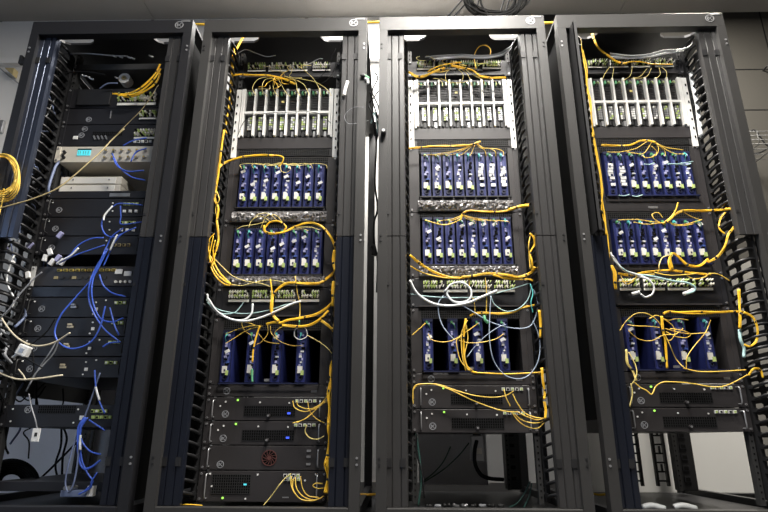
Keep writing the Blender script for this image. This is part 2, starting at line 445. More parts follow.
# -- blue module cards
def blade_proto(h):
    r = bpy.data.objects.new('blade_module', None)
    q = random.Random(3)
    b = MB().box(-.0205, 0, 0, .0205, .30, h, 0).box(-.0205, -.002, 0, -.0185, 0, h, 1).box(.0185, -.002, 0, .0205, 0, h, 1)
    b.box(-.0205, -.004, h-.012, .0205, 0, h, 1)
    return b.mesh('blade_module', ['blue', 'navy'])
BL = {}
def blade_parts(h):
    q = random.Random(5)
    d = {}
    d['body'] = [blade_proto(h)]
    d['port_strip'] = []
    for v in range(3):
        b = MB().box(-.008, -.0015, h*.30, .010, 0, h*.80, 0)
        for k in range(9):
            z = h*(.31+.052*k); c = q.choice((1, 1, 2, 3, 3, 4)); x = q.choice((-.008, -.003, .001))
            b.box(x, -.007, z, x+q.choice((.007, .010, .013)), -.001, z+q.choice((.006, .009)), c)
        d['port_strip'].append(b.mesh('port_strip', ['strip', 'lavender', 'white', 'matte_black', 'blue_light']))
    d['label'] = []
    for v in range(3):
        b = MB().box(-.012, -.008, h*.17, .007, -.001, h*.17+.027, 0).box(.002+.001*v, -.012, h*.13, .014, -.004, h*.13+.018, 1)
        if v == 1: b.box(-.012, -.008, h*.27, .002, -.002, h*.27+.012, 0)
        if v == 2: b.box(-.004, -.009, h*.20, .002, -.0072, h*.20+.008, 2)
        d['label'].append(b.mesh('identity_label', ['paper', 'lime', 'navy']))
    d['round'] = [MB().ring_y(0, h*.085, .005, .0095, -.004, 0, 0, 14).disk_y(0, h*.085, .005, -.001, 0.0005, 1, 12).mesh('round_port', ['navy', 'matte_black'])]
    d['lead'] = []
    for v in range(3):
        c = [(-.004, 0, h*.92), (-.002, -.018, h*.90), (.006-.006*v, -.020, h*.84), (.010-.008*v, -.004, h*.78)]
        b = MB().tube(spline(c, 4), .0018, 0, 5).box(-.008, -.012, h*.90, -.001, 0, h*.90+.010, 0).box(.002, -.010, h*.88, .008, 0, h*.88+.008, 1)
        d['lead'].append(b.mesh('patch_lead', ['green' if v < 2 else 'teal', 'lavender']))
    d['wide'] = []
    for v in range(3):
        b = MB()
        for k in range(7):
            if q.random() < .85:
                x = -.012+q.random()*.006; z = h*(.20+.075*k); b.box(x, -.008-.002*q.random(), z, x+.018+q.random()*.005, -.001, z+h*(.05+.02*q.random()), 0)
        b.box(-.002, -.012, h*.42, .006, -.006, h*.46, 1); b.box(-.006, -.012, h*.62, .002, -.006, h*.66, 1)
        d['wide'].append(b.mesh('white_label', ['white', 'navy']))
    d['tab'] = [MB().cbox((0, -.014, 0), (.020, .001, .012), 0, Matrix.Rotation(-.5, 3, 'Y')).mesh('cable_tag', ['white'])]
    return d
def add_blade(r, x, z, h, q, wide=False, light=False):
    if h not in BL: BL[h] = blade_parts(h)
    d = BL[h]
    o = put('blade_module', d['body'][0], r, (x, -.012, z))
    put('port_strip', q.choice(d['port_strip']), o)
    put('patch_lead', q.choice(d['lead']), o)
    put('round_port', d['round'][0], o)
    if wide: put('white_label', q.choice(d['wide']), o)
    else: put('identity_label', q.choice(d['label']), o)
    if q.random() < .6 and not wide: put('cable_tag', d['tab'][0], o, (q.uniform(-.008, .008), 0, h*q.uniform(.5, .85)))
    return o
def blue_chassis(i, z0, zb, zt, z1, label, seed, xs=None, wides=(), film=True):
    "z0 bottom, zb..zt module bay, z1 top of the mesh strip"
    q = random.Random(seed)
    r, h = base_unit(i, 'switch_chassis', label, 'network switch', z0, z1, 'panel', 'panel', face=False)
    b = MB(); lb, lt = zb-z0, zt-z0
    b.box(-.2225, 0, 0, .2225, .6, lb).box(-.2225, 0, lt, .2225, .6, h).box(-.2225, 0, lb, -.198, .6, lt).box(.198, 0, lb, .2225, .6, lt)
    b.box(-.198, .58, lb, .198, .6, lt)
    b.build('body', ['panel'], r)
    MB().box(-.198, .45, lb, .198, .46, lt).build('backplane', ['matte_black'], r)
    vent(r, -.20, lt+.004, .20, h-.003, True)
    bh = round(lt-lb-.004, 3)
    xs = xs or [-.1678+k*.0479 for k in range(8)]
    for k, x in enumerate(xs): add_blade(r, x, lb+.002, bh, q, k in wides)
    b = MB().box(-.20, -.022, lb-.006, .20, -.018, lb-.001, 0)
    for x in (-.2, .196): b.box(x, -.022, lb-.006, x+.004, 0, lb-.001, 0)
    b.build('cable_bar', ['navy' if not film else 'black'], r)
    if film:   # crumpled clear sleeves tucked along the lower lip
        b = MB(); n, mm = 60, 6; g = []
        hh = min(lb-.010, .046)
        for a in range(n+1):
            for e in range(mm+1):
                g.append((-.205+.41*a/n, -.010-.018*q.random()*math.sin(PI*e/mm)-.002, .003+hh*e/mm))
        fs = [(a*(mm+1)+e, (a+1)*(mm+1)+e, (a+1)*(mm+1)+e+1, a*(mm+1)+e+1) for a in range(n) for e in range(mm)]
        b._add(g, fs, 0)
        b.build('plastic_film', ['film' if i > 0 else 'smoked'], r)
    else:
        MB().box(-.02, -.002, .012, .02, 0, .022).build('print_mark', ['zinc'], r, (.0, 0, 0))
    return r
def silver_chassis(i, z0, label, seed):
    q = random.Random(seed); hh = .352
    r, h = base_unit(i, 'switch_chassis', label, 'network switch', z0, z0+hh, 'panel', 'steel', face=False, screws=False)
    zm, zp = .037, .092
    b = MB().box(-.2225, .0, 0, .2225, .6, zm).box(-.2225, -.004, zm, .2225, .6, zp).box(-.2225, 0, h-.008, .2225, .6, h)
    b.box(-.2225, .02, zp, -.203, .6, h).box(.203, .02, zp, .2225, .6, h).box(-.2, .55, zp, .2, .56, h); b.build('body', ['panel'], r)
    vent(r, -.205, .004, .205, zm-.004, True)
    for s in (-1, 1):
        b = MB().box(min(s*.2405, s*.218), -.008, -.01, max(s*.2405, s*.218), .0, h-.004, 0).box(min(s*.214, s*.206), -.012, zp, max(s*.214, s*.206), .0, h-.004, 0)
        for k in range(7): b.box(s*.232-.003, -.0112, .03+k*.045, s*.232+.003, -.0098, .042+k*.045, 1)
        b.build('side_bracket', ['steel', 'matte_black'], r)
    zmid = zp+(h-zp)*.48
    for k in range(9):
        x = -.2+k*.05; MB().box(x-.0042, -.014, zp+.008, x+.0042, .01, h-.004).build('divider', ['steel'], r)
    MB().box(-.2, -.010, zmid, .2, .0, zmid+.012).build('cross_bar', ['steel'], r)
    for k in range(8):
        x = -.175+k*.05
        b = MB().box(-.0205, .012, zp, .0205, .40, h-.008, 0)
        for j in range(12): b.box(-.016, .008, zmid+.02+j*.009, .016, .012, zmid+.024+j*.009, 1)
        o = b.build('line_card', ['black', 'panel'], r, (x, 0, 0))
        b = MB(); zz = zp+.045
        for e in range(6):
            for a in range(2): b.box(-.004+a*.009, .0, zz+e*.0115, .003+a*.009, .012, zz+.008+e*.0115, q.choice((0, 1, 1, 2)) if k not in (3, 4) else q.choice((0, 1, 2, 2)))
        b.box(-.007, .004, zz-.003, .015, .012, zz+.070, 3)
        b.build('port_grid', ['lime', 'zinc', 'white', 'panel'], o)
        b = MB().box(-.013, -.004, zp+.010, -.004, .012, zp+.034, 0).box(.002, -.006, zp+.004, .012, .012, zp+.030, 1)
        b.build('cable_plug', ['black', 'zinc' if q.random() < .5 else 'black'], o)
        b = MB().box(-.010, -.006, h-.030, -.003, .012, h-.014, 0).tube(spline([(.004, .01, h-.02), (.006, -.012, h-.024), (.010, -.012, h-.036)], 3), .002, 1, 5)
        b.box(.006, -.004, h-.028, .014, .012, h-.012, 2)
        b.build('connector', ['green', 'lime', 'zinc'], o)
    pl_ = MB().cbox((-.02, -.008, zmid+.062), (.012, .002, .009), 0); pl_.build('tag', ['yellow_pale'], r)
    return r

U = .0445
for i in (1, 2, 3):
    dz = -.041 if i == 1 else 0
    rn = RN[i]
    # top fibre panel
    xs = [-.2, -.1, 0, .11]
    patch_panel(i, 1.952+dz*0, 2.040, 'dark fibre panel with small green and white sockets at the top of the '+rn, .035, .040, seed=i, xs=xs, cols=8)
    silver_chassis(i, 1.580+dz, 'switch with eight upright silver-edged cards near the top of the '+rn, 10+i)
    film = i != 3
    d1 = {1: (1.215, 1.283, 1.495, 1.535), 2: (1.262, 1.330, 1.546, 1.576), 3: (1.262, 1.330, 1.543, 1.576)}[i]
    blue_chassis(i, *d1, 'dark chassis with the upper row of eight blue modules in the '+rn, 20+i, wides=(5, 6, 7) if i == 2 else ((0, 1) if i == 3 else ()), film=film)
    d2 = {1: (.928, .980, 1.187, 1.213), 2: (.968, 1.020, 1.234, 1.260), 3: (.974, 1.022, 1.222, 1.260)}[i]
    blue_chassis(i, *d2, 'dark chassis with the second row of eight blue modules in the '+rn, 30+i, film=film)
    z1 = d2[0]-.002; z0 = z1-.125
    patch_panel(i, z0, z1, 'fibre patch panel with four blocks of yellow-green sockets in the middle of the '+rn, .062, .050, seed=40+i, cols=8)
    d3 = {1: (.530, .536, .745, .798), 2: (.577, .583, .792, .838), 3: (.584, .590, .798, .844)}[i]
    blue_chassis(i, *d3, 'dark chassis holding only four spaced blue modules in the '+rn, 50+i, xs=[-.175, -.075, .025, .125], film=False)
    za = d3[0]-.002
    blank(i, za-.044, za, 'thin blank panel with a round emblem under the four blue modules of the '+rn)
    s1 = za-.046
    server(i, s1-.088, s1, 'upper of the two low vented servers in the '+rn, led=i == 1)
    server(i, s1-.178, s1-.090, 'lower of the two low vented servers in the '+rn, led=i == 1)
    if i == 1:
        z = s1-.180
        r, h = base_unit(i, 'rack_blank', 'plain grey panel with a dark red fan outlet low in the second rack', 'panel', z-.088, z, 'panel', 'panel', .5)
        handles(r, h); put('logo_badge', SH['logo_small'], r, (-.165, 0, h*.22))
        b = MB().ring_y(.02, h*.5, .026, .029, -.003, 0, 0, 24).disk_y(.02, h*.5, .026, -.0012, 0, 1, 24).disk_y(.02, h*.5, .008, -.004, 0, 0, 14)
        for k in range(12):
            a = k*PI/6; b.cbox((.02+.017*math.cos(a), -.002, h*.5+.017*math.sin(a)), (.018, .002, .002), 0, Matrix.Rotation(-a+.4, 3, 'Y'))
        b.build('fan_grille', ['maroon', 'matte_black'], r)
        for zz in (.25, .55, .8): MB().box(-.008, -.004, -.004, .008, 0, .004).build('hook', ['zinc'], r, (.17, 0, h*zz))
        z2 = z-.090
        r, h = base_unit(i, 'server', 'tall server with honeycomb vent at the very bottom of the second rack', 'server', .103, z2, 'panel', 'panel')
        handles(r, h); vent(r, -.19, h*.26, -.045, h*.88, True)
        for xx, zz in ((-.2, .9), (-.02, .88), (.2, .9), (-.06, .1), (-.19, .5), (.16, .7)): put('indicator', SH['led_w'], r, (xx, 0, h*zz))
        put('indicator', SH['led_g'], r, (-.145, 0, h*.12))
        MB().box(-.005, -.003, -.003, .006, 0, .003).build('status_light', ['cyan_screen'], r, (-.065, 0, h*.56))
        ports(r, .085, h*.86, 4, .016); ports(r, .088, h*.74, 4, .016)
        MB().box(-.012, -.001, -.002, .012, 0, .002).build('print_mark', ['zinc'], r, (.09, 0, h*.15))

# ---- leftmost rack
i = 0
r, h = base_unit(0, 'shelf', 'thin grey shelf edge just under the roof of the leftmost rack', 'shelf', 2.012, 2.045, 'rail', 'black', .4)
def rbox(name, label, cat, z0, z1, m='panel_dark', logos=True, **k):
    r, h = base_unit(0, name, label, cat, z0, z1, m, m, **k)
    return r, h
# box with adapters on the right
r, h = rbox('patch_bay', 'black panel with a wide green socket block at its right, high in the leftmost rack', 'patch panel', 1.800, 1.905)
b = MB().box(-.19, -.012, .01, -.03, 0, h-.01); b.build('plate', ['black'], r, bevel=.003)
adapter_block(r, .005, .008, .09, h*.62, 8, 2, random.Random(1)); adapter_block(r, .097, .008, .09, h*.62, 8, 2, random.Random(2))
r, h = rbox('server', 'dark unit directly below the green socket panel in the leftmost rack', 'server', 1.712, 1.798)
put('logo_badge', SH['logo_small'], r, (-.12, 0, h*.3)); adapter_block(r, .12, .02, .08, .04, 7, 2, random.Random(3))
MB().box(-.002, -.004, 0, .002, 0, .04).build('slot', ['zinc'], r, (-.02, 0, .03))
r, h = rbox('router', 'black router with four slanted silver marks just above the beige instrument', 'router', 1.600, 1.710)
for k in range(4): MB().cbox((0, -.004, 0), (.006, .006, .022), 0, Matrix.Rotation(-.5, 3, 'Y')).build('slanted_clip', ['zinc'], r, (-.075+k*.018, 0, h*.36))
put('logo_badge', SH['logo_small'], r, (-.13, 0, h*.8)); put('logo_badge', SH['logo_small'], r, (-.14, 0, h*.5))
MB().box(-.01, -.004, -.008, .01, 0, .008).build('label', ['white'], r, (-.165, 0, h*.38))
vent(r, -.09, h*.45, .05, h*.66)
adapter_block(r, .11, .030, .10, .045, 8, 2, random.Random(4)); ports(r, .115, .018, 5, .018, ('white', 'white', 'matte_black'))
# beige instrument
r, h = base_unit(0, 'time_server', 'beige rack instrument with a small cyan display in the leftmost rack', 'instrument', 1.516, 1.597, 'beige', 'beige')
b = MB().box(-.03, -.003, 0, .03, .0, .026, 0)
for k, x in enumerate((-.026, -.018, -.004, .006, .018)):
    b.box(x, -.0036, .004, x+.005, -.003, .020, 1); b.box(x+.0015, -.004, .008, x+.0035, -.0035, .011, 0)
b.build('display', ['cyan_screen', 'teal'], r, (-.112, 0, .034))
MB().box(-.032, -.002, .027, .032, 0, .034).build('display_hood', ['panel_dark'], r, (-.112, 0, .034))
for zz in (.3, .62): MB().disk_y(0, 0, .007, -.012, 0, 0, 14).build('knob', ['black'], r, (-.20, 0, h*zz))
for zz in (.25, .70):
    for k in range(6): MB().disk_y(0, 0, .007, -.010, 0, 0, 14).disk_y(0, 0, .0035, -.014, -.009, 1, 10).build('coaxial_socket', ['zinc', 'gold'], r, (-.01+k*.036, 0, h*zz))
# shelf with two beige boxes
r, h = rbox('shelf', 'black shelf under the stacked pale boxes in the leftmost rack', 'shelf', 1.338, 1.374, depth=.4)
MB().box(-.045, -.003, .006, .045, 0, .022).build('label', ['zinc'], r, (.085, 0, 0))
for n, (z, lab) in enumerate(((1.3745, 'lower of two stacked pale metal boxes on the black shelf, leftmost rack'), (1.4145, 'upper of two stacked pale metal boxes on the black shelf, leftmost rack'))):
    o = thing('metal_box', lab, 'box', (CEN[0]-.075, YU+.02, z))
    MB().box(-.135, 0, 0, .145, .25, .039).build('casing', ['beige'], o, bevel=.003)
    for x in (-.075, .09): put('screw', SH['screw'], o, (x, 0, .022))
    MB().box(-.128, -.002, .004, .12, 0, .034).build('front_plate', ['paper'], o)
# three switches
names = ['topmost', 'middle', 'lowest']
for k, (z0, z1) in enumerate(((1.249, 1.336), (1.161, 1.247), (1.074, 1.159))):
    r, h = rbox('network_switch', names[k]+' of the three black switches under the pale boxes in the leftmost rack', 'network switch', z0, z1)
    handles(r, h, 'rail'); put('logo_badge', SH['logo_small'], r, (-.175, 0, h*.38))
    if k < 2: ports(r, .115, h*.68, 4, .018, ('lime', 'paper', 'matte_black')); ports(r, .118, h*.28, 3, .026, ('white', 'white', 'white'))
    else: ports(r, .10, h*.5, 4, .02, ('tan', 'panel', 'matte_black'))
    for xx, zz in ((-.21, .8), (.06, .75), (.065, .3)): put('indicator', SH['led_w'], r, (xx, 0, h*zz))
r, h = base_unit(0, 'router', 'grey router with a row of gold ports in the middle of the leftmost rack', 'router', .935, 1.022, 'panel', 'steel')
for k in range(10): MB().box(-.009, -.006, -.005, .009, 0, .005, 0).box(-.006, -.007, -.003, .006, -.005, .002, 1).build('port', ['gold', 'matte_black'], r, (-.12+k*.026, 0, h*.80))
for k in range(9): MB().box(-.008, -.004, -.006, .008, 0, .006).build('module', ['rail' if k % 3 else 'tan'], r, (-.13+k*.026, 0, h*.42))
for x, z in ((.135, .72), (.175, .62)): MB().box(-.015, -.005, -.010, .015, 0, .010).build('label', ['white'], r, (x, 0, h*z))
for k in range(4): MB().disk_y(0, 0, .006, -.006, 0, 0, 10).build('socket', ['paper'], r, (.13+k*.02, 0, h*.2))
r, h = base_unit(0, 'rack_blank', 'dark blue-black blank panel below the gold-ported router in the leftmost rack', 'blank panel', .888, .933, 'cover_blue_cast', 'black', .02)
nm = ['topmost', 'second', 'third', 'lowest']
for k, (z0, z1) in enumerate(((.802, .886), (.722, .800), (.641, .720), (.556, .639))):
    r, h = rbox('server', nm[k]+' of four matching black servers in the lower half of the leftmost rack', 'server', z0, z1)
    handles(r, h, 'rail'); put('logo_badge', SH['logo_small'], r, (-.165, 0, h*.42))
    ports(r, .145, h*.72, 3, .018, ('lime', 'white', 'matte_black'))
    MB().box(-.006, -.004, -.006, .006, 0, .006).build('label', ['white'], r, (.065, 0, h*.4))
    for xx, zz in ((-.2, .8), (.06, .75), (.10, .85), (.055, .15)): put('indicator', SH['led_w'], r, (xx, 0, h*zz))
    MB().box(-.012, -.006, -.004, .012, 0, .004).box(-.010, -.010, .006, .006, 0, .013).build('connector', ['beige_cable' if k else 'zinc'], r, (-.03, 0, h*.5))
r, h = rbox('network_switch', 'lowest black switch hanging alone above the open bay of the leftmost rack', 'network switch', .366, .452)
put('logo_badge', SH['logo_small'], r, (-.14, 0, h*.78)); vent(r, -.10, h*.62, .05, h*.95)
MB().box(-.008, -.004, -.008, .008, 0, .008).build('label', ['white'], r, (.08, 0, h*.42)); ports(r, .125, h*.45, 5, .017, ('lime', 'lime', 'matte_black')); ports(r, .12, h*.72, 4, .017, ('lime', 'paper', 'matte_black'))
for xx, zz in ((-.2, .8), (-.2, .25), (.06, .8), (.05, .2)): put('indicator', SH['led_w'], r, (xx, 0, h*zz))
r, h = rbox('shelf', 'black shelf with upturned rim at the bottom of the leftmost rack', 'shelf', .135, .170, depth=.6)

# ------------------------------------------------------------------ cables, traced at their own depth in front of the equipment
OFF = {'A': (180, 0), 'B': (180, 130), 'C': (180, 250), 'D': (180, 378), 'E': (370, 0), 'F': (370, 130), 'G': (370, 250), 'H': (370, 378),
       'I': (568, 0), 'J': (568, 130), 'K': (568, 250), 'L': (568, 378), 'M': (0, 0), 'N': (0, 130), 'O': (0, 250), 'Q': (0, 378)}
seedc = [100]
def cable(reg, pts, r, m, label, Y=.115, name='fiber_cable', cat='cable', group=None, lump=0, wob=.006, per=7):
    seedc[0] += 1; q = random.Random(seedc[0]); ox, oy = OFF[reg]
    k = 3.82; ww = []
    for j, p in enumerate(pts):
        y = (p[2] if len(p) > 2 else Y)+q.uniform(-wob, wob)
        ww.append(at(ox+p[0]/k, oy+p[1]/k, y))
    sp = spline(ww, per); o = sp[0].copy()
    rel = [v-o for v in sp]
    if name == 'cable_bundle' and r > .0034:
        b = MB(); L = 0; cum = [0]
        for j in range(1, len(rel)): cum.append(cum[-1]+(rel[j]-rel[j-1]).length)
        for a in range(6):
            ph = a*PI/3+q.random(); pt = []
            for j, v in enumerate(rel):
                t = (rel[min(j+1, len(rel)-1)]-rel[max(j-1, 0)]).normalized(); u = t.cross(Vector((0, 1, 0)))
                u = u.normalized() if u.length > .01 else Vector((1, 0, 0)); w = t.cross(u)
                an = ph+cum[j]*9; rr = r*.62*(1+lump*2.2*math.sin(cum[j]*38+a*1.7+ph))
                pt.append(v+rr*(math.cos(an)*u+math.sin(an)*w))
            b.tube(pt, r*.40, 0, 5)
        ob = b.build(name, [m], None, o)
        nt = min(4, int(cum[-1]/.09))
        for a in range(nt):
            j = int((a+.6)*len(rel)/nt); j = min(max(j, 1), len(rel)-2)
            d = (rel[j+1]-rel[j-1]).normalized()
            MB().tube([rel[j]-d*.004, rel[j]+d*.004], r*1.08, 0, 8).build('cable_tie', ['black'], ob)
    else:
        ob = MB().tube(rel, r, 0, 8 if r > .004 else 6, lump, seedc[0]).build(name, [m], None, o)
    tag(ob, label, cat, group); return ob
def ties(ob_pts, n): pass
YB, YT = .0053, .00140
# second rack
S = 'second rack'
cable('A', [(262, 130, .16), (238, 148, .15), (214, 195, .13), (203, 245, .12), (198, 300, .12)], YB*.9, 'yellow', 'orange-yellow fibre bundle dropping from the roof slot of the '+S, name='cable_bundle', lump=.12)
cable('A', [(197, 133, .2), (230, 137, .2), (272, 135, .2)], .009, 'yellow', 'flat orange-yellow cable end showing in the roof slot of the '+S, name='cable_bundle')
cable('A', [(215, 208), (250, 190), (290, 203), (330, 216), (365, 212)], YT*1.2, 'white_cable', 'thin pale cable arching over the top fibre panel of the '+S, name='network_cable')
cable('A', [(198, 288), (240, 285), (290, 288), (345, 289), (400, 303), (440, 322)], YB*.8, 'yellow', 'thick orange-yellow bundle across the top fibre panel of the '+S, name='cable_bundle', lump=.15, Y=.10)
for n, pp in enumerate([[(350, 292), (300, 302), (277, 335), (290, 365)], [(360, 292), (322, 308), (314, 345), (334, 368)], [(365, 290), (355, 320), (362, 350), (376, 368)],
           [(372, 295), (388, 325), (404, 352), (420, 368)], [(400, 290), (440, 310), (448, 345), (458, 366)], [(430, 300), (470, 320), (488, 350), (494, 366)], [(450, 250), (500, 290), (528, 330), (538, 368)], [(455, 300), (520, 315), (565, 345), (578, 366)]]):
    cable('A', pp, YT*.9, 'yellow_pale', 'thin yellow fibre looping down to a silver-edged card of the '+S, group='fibres to the silver-edged cards of the second rack', Y=.10)
TG = 'tangled fibres over the top panel of the second rack'
for n in range(14):
    q = random.Random(n+50); x, y = q.uniform(330, 470), q.uniform(255, 330)
    pp = [(x, y)]; a = q.uniform(0, 6.3)
    for k in range(4): a += q.uniform(-1.3, 1.3); x += 26*math.cos(a); y += 14*math.sin(a); pp.append((min(max(x, 300), 500), min(max(y, 250), 340)))
    cable('A', pp, YT*1.1, q.choice(['yellow', 'yellow_pale', 'tan', 'yellow_thin', 'grey_cable']), 'short thin fibre in the tangle over the top panel of the '+S, group=TG, Y=.10, wob=.02)
for n, pp in enumerate([[(595, 185), (570, 240), (540, 290), (480, 320)], [(600, 215), (585, 275), (540, 320), (470, 322)], [(480, 250), (505, 238), (530, 225), (545, 225)]]):
    cable('A', pp, YT*1.3, 'black_cable' if n < 2 else 'white_cable', ['outer black cable', 'inner black cable', 'short white cable'][n]+' at the right of the top panel, '+S, name='network_cable')
cable('A', [(220, 520, .09), (238, 475, .08), (270, 445, .075), (340, 432, .07), (430, 428, .07), (500, 428, .07), (545, 440, .075), (575, 470, .08)], YT, 'black_cable', 'thin black wire arching across the silver-edged cards of the '+S, name='network_cable')
for n, pp in enumerate([[(200, 210), (196, 260), (200, 310), (190, 370), (182, 440), (170, 512)], [(207, 180), (205, 250), (192, 330), (196, 400), (176, 450), (178, 512)]]):
    cable('A', pp, YB*.6, 'yellow', ['left', 'right'][n]+' of two fibre bundles behind the fingers, upper left of the '+S, name='cable_bundle', Y=.12, lump=.1)
cable('B', [(168, 0), (160, 60), (150, 140), (138, 215), (133, 260), (145, 300), (140, 350), (146, 410), (138, 460), (125, 500)], YB*.8, 'yellow', 'long yellow bundle running down the left side of the '+S, name='cable_bundle', lump=.2, Y=.05)
cable('B', [(140, 235), (150, 265), (136, 300), (143, 350), (148, 400), (138, 450)], YT*1.6, 'yellow_thin', 'slack yellow fibre beside the left bundle of the '+S, Y=.045)
for n, pp in enumerate([[(132, 395), (112, 420), (110, 465), (125, 500), (122, 520)], [(128, 405), (120, 440), (112, 490), (128, 515)], [(135, 420), (126, 460), (132, 500), (120, 520)]]):
    cable('B', pp, YT*1.6, 'yellow', ['widest', 'middle', 'narrowest'][n]+' of three fibre loops at the left edge of the '+S, Y=.04)
cable('B', [(145, 150, .06), (160, 132, .08), (190, 117, .09), (235, 104), (280, 98), (330, 96), (357, 98)], YB*.95, 'yellow', 'thick yellow bundle above the upper blue modules of the '+S, name='cable_bundle', lump=.1, Y=.095)
cable('B', [(340, 97), (375, 98), (395, 106), (388, 128), (376, 140)], YB*.55, 'yellow', 'hooked end of the bundle above the upper blue modules, '+S, name='cable_bundle', Y=.09)
for n, x in enumerate((230, 275, 318, 362, 410, 452, 500, 556)):
    cable('B', [(385, 125), (385+(x-385)*.35, 134+3*math.sin(n)), (385+(x-385)*.75, 128), (x, 133), (x+6, 148)], YT*.85, 'yellow_pale', 'thin fibre fanning to an upper blue module of the '+S, group='fibres to the upper blue modules of the second rack', Y=.10)
cable('B', [(384, 135), (386, 155), (405, 163), (422, 150), (415, 135), (395, 128)], YT, 'yellow_pale', 'small round fibre loop hanging over the upper blue modules, '+S, Y=.09)
cable('B', [(320, 365), (325, 388), (355, 396), (400, 389), (440, 370), (490, 355), (535, 365), (570, 400), (592, 445), (594, 480), (588, 520)], YB*.9, 'yellow', 'thick yellow bundle sweeping over the second row of blue modules to the right, '+S, name='cable_bundle', lump=.12, Y=.075)
cable('B', [(325, 372), (345, 352), (380, 350), (405, 370), (395, 388)], YB*.7, 'yellow', 'curled fibre loop at the left end of the sweeping bundle, '+S, name='cable_bundle', Y=.08)
for n, pp in enumerate([[(345, 350), (310, 330), (275, 345), (262, 372)], [(370, 345), (340, 320), (300, 322), (270, 350)], [(390, 350), (365, 325), (330, 330), (308, 375)], [(330, 350), (290, 360), (240, 368), (215, 380)], [(420, 380), (450, 372), (500, 372), (535, 382)], [(400, 385), (430, 380), (470, 378), (490, 385)]]):
    cable('B', pp, YT*.9, 'yellow_pale', 'thin fibre fanning to a second-row blue module of the '+S, group='fibres to the second row of blue modules of the second rack', Y=.095)
for n, pp in enumerate([[(112, 0), (118, 45), (140, 90), (170, 118), (196, 132)], [(126, 0), (130, 45), (150, 85), (175, 112), (192, 128)], [(106, 10), (116, 60), (136, 100), (165, 128), (190, 136)]]):
    cable('C', pp, YB*.62, 'yellow', ['lower', 'upper', 'outermost'][n]+' strand of the left bundle bending onto the patch panel, '+S, name='cable_bundle', lump=.1, Y=.06+n*.006)
cable('C', [(130, 32), (160, 62), (200, 98), (250, 118), (310, 128), (345, 140)], YT, 'yellow_pale', 'slack thin fibre from the left bundle over the blank strip, '+S, Y=.08)
cable('C', [(196, 132), (240, 135), (300, 120), (350, 115), (420, 128)], YT, 'yellow_pale', 'thin fibre lying above the green patch sockets of the '+S, Y=.10)
cable('C', [(590, 85), (560, 110), (530, 126), (480, 129), (420, 126), (385, 140), (357, 170), (350, 205), (352, 245), (376, 272)], YB*1.1, 'yellow', 'thick yellow bundle dropping in a curve across the patch panel of the '+S, name='cable_bundle', lump=.12, Y=.08)
cable('C', [(345, 112), (350, 150), (352, 180), (350, 215)], YB*.6, 'yellow', 'short yellow strand joining the curved bundle at the patch panel, '+S, name='cable_bundle', Y=.085)
cable('C', [(104, 168, .06), (112, 205, .07), (160, 250), (235, 272), (310, 258), (380, 228), (430, 205), (462, 196)], .0042, 'white_cable', 'outer thick white cable hanging in a long curve in the '+S, name='network_cable', Y=.08)
cable('C', [(108, 185, .06), (140, 232, .07), (190, 262), (240, 268), (272, 245), (278, 205)], .0040, 'white_cable', 'inner thick white cable turning up to the patch panel, '+S, name='network_cable', Y=.085)
cable('C', [(100, 190, .06), (150, 228), (240, 243), (330, 232), (400, 210), (452, 200)], YT*1.3, 'pale_teal', 'longer pale teal cable crossing under the patch panel, '+S, name='network_cable', Y=.09)
cable('C', [(104, 200, .06), (150, 240), (205, 240), (232, 215), (242, 200)], YT*1.3, 'pale_teal', 'shorter pale teal cable curving up to the patch panel, '+S, name='network_cable', Y=.09)
cable('C', [(330, 284), (360, 276), (385, 278), (410, 268), (460, 260), (520, 246), (560, 222), (584, 195), (592, 160)], YB*.95, 'yellow', 'upper thick yellow bundle leaving right above the four blue modules, '+S, name='cable_bundle', lump=.12, Y=.08)
cable('C', [(390, 288), (440, 292), (490, 288), (530, 268), (568, 232)], YB*.95, 'yellow', 'lower thick yellow bundle leaving right above the four blue modules, '+S, name='cable_bundle', lump=.12, Y=.078)
for n, pp in enumerate([[(310, 288), (260, 292), (215, 305), (172, 322)], [(315, 290), (260, 305), (210, 335), (174, 357)], [(300, 290), (240, 275), (245, 305), (270, 325)], [(335, 288), (335, 320), (312, 350), (290, 362)],
            [(345, 290), (350, 320), (385, 350), (430, 365), (468, 365)], [(480, 292), (440, 296), (395, 292), (362, 315), (372, 335)], [(300, 320), (330, 350), (380, 358)]]):
    cable('C', pp, YT*.95, 'yellow_thin', 'thin fibre looping in front of the four blue modules, '+S, group='fibres to the four blue modules of the second rack', Y=.10)
cable('C', [(305, 290), (290, 335), (280, 380), (276, 430)], YB*.65, 'yellow', 'straight yellow strand hanging over the second of the four blue modules, '+S, name='cable_bundle', Y=.09)
cable('C', [(275, 455), (275, 480), (276, 505)], .0042, 'green', 'green boot on the strand over the second blue module, '+S, name='connector_boot', cat='connector', Y=.09)
cable('C', [(455, 266), (456, 280), (455, 294)], .0035, 'green', 'small green boot above the fourth blue module, '+S, name='connector_boot', cat='connector', Y=.09)
cable('C', [(460, 290), (440, 305), (438, 330), (460, 342), (485, 328), (480, 300), (462, 292)], YT*1.2, 'paper', 'pale round fibre loop over the fourth blue module, '+S, Y=.085)
cable('C', [(485, 325), (530, 350), (560, 372), (590, 405)], YT, 'yellow_pale', 'pale fibre trailing down right from the round loop, '+S, Y=.08)
cable('C', [(440, 100), (448, 160), (458, 210), (457, 260)], YT*1.3, 'yellow_thin', 'thin upright fibre crossing the patch panel at right, '+S, Y=.09)
cable('C', [(590, 0, .05), (586, 40, .05), (592, 80, .05)], YB*1.05, 'yellow', 'yellow bundle piece at the right edge beside the blue modules, '+S, name='cable_bundle', Y=.05, lump=.15)
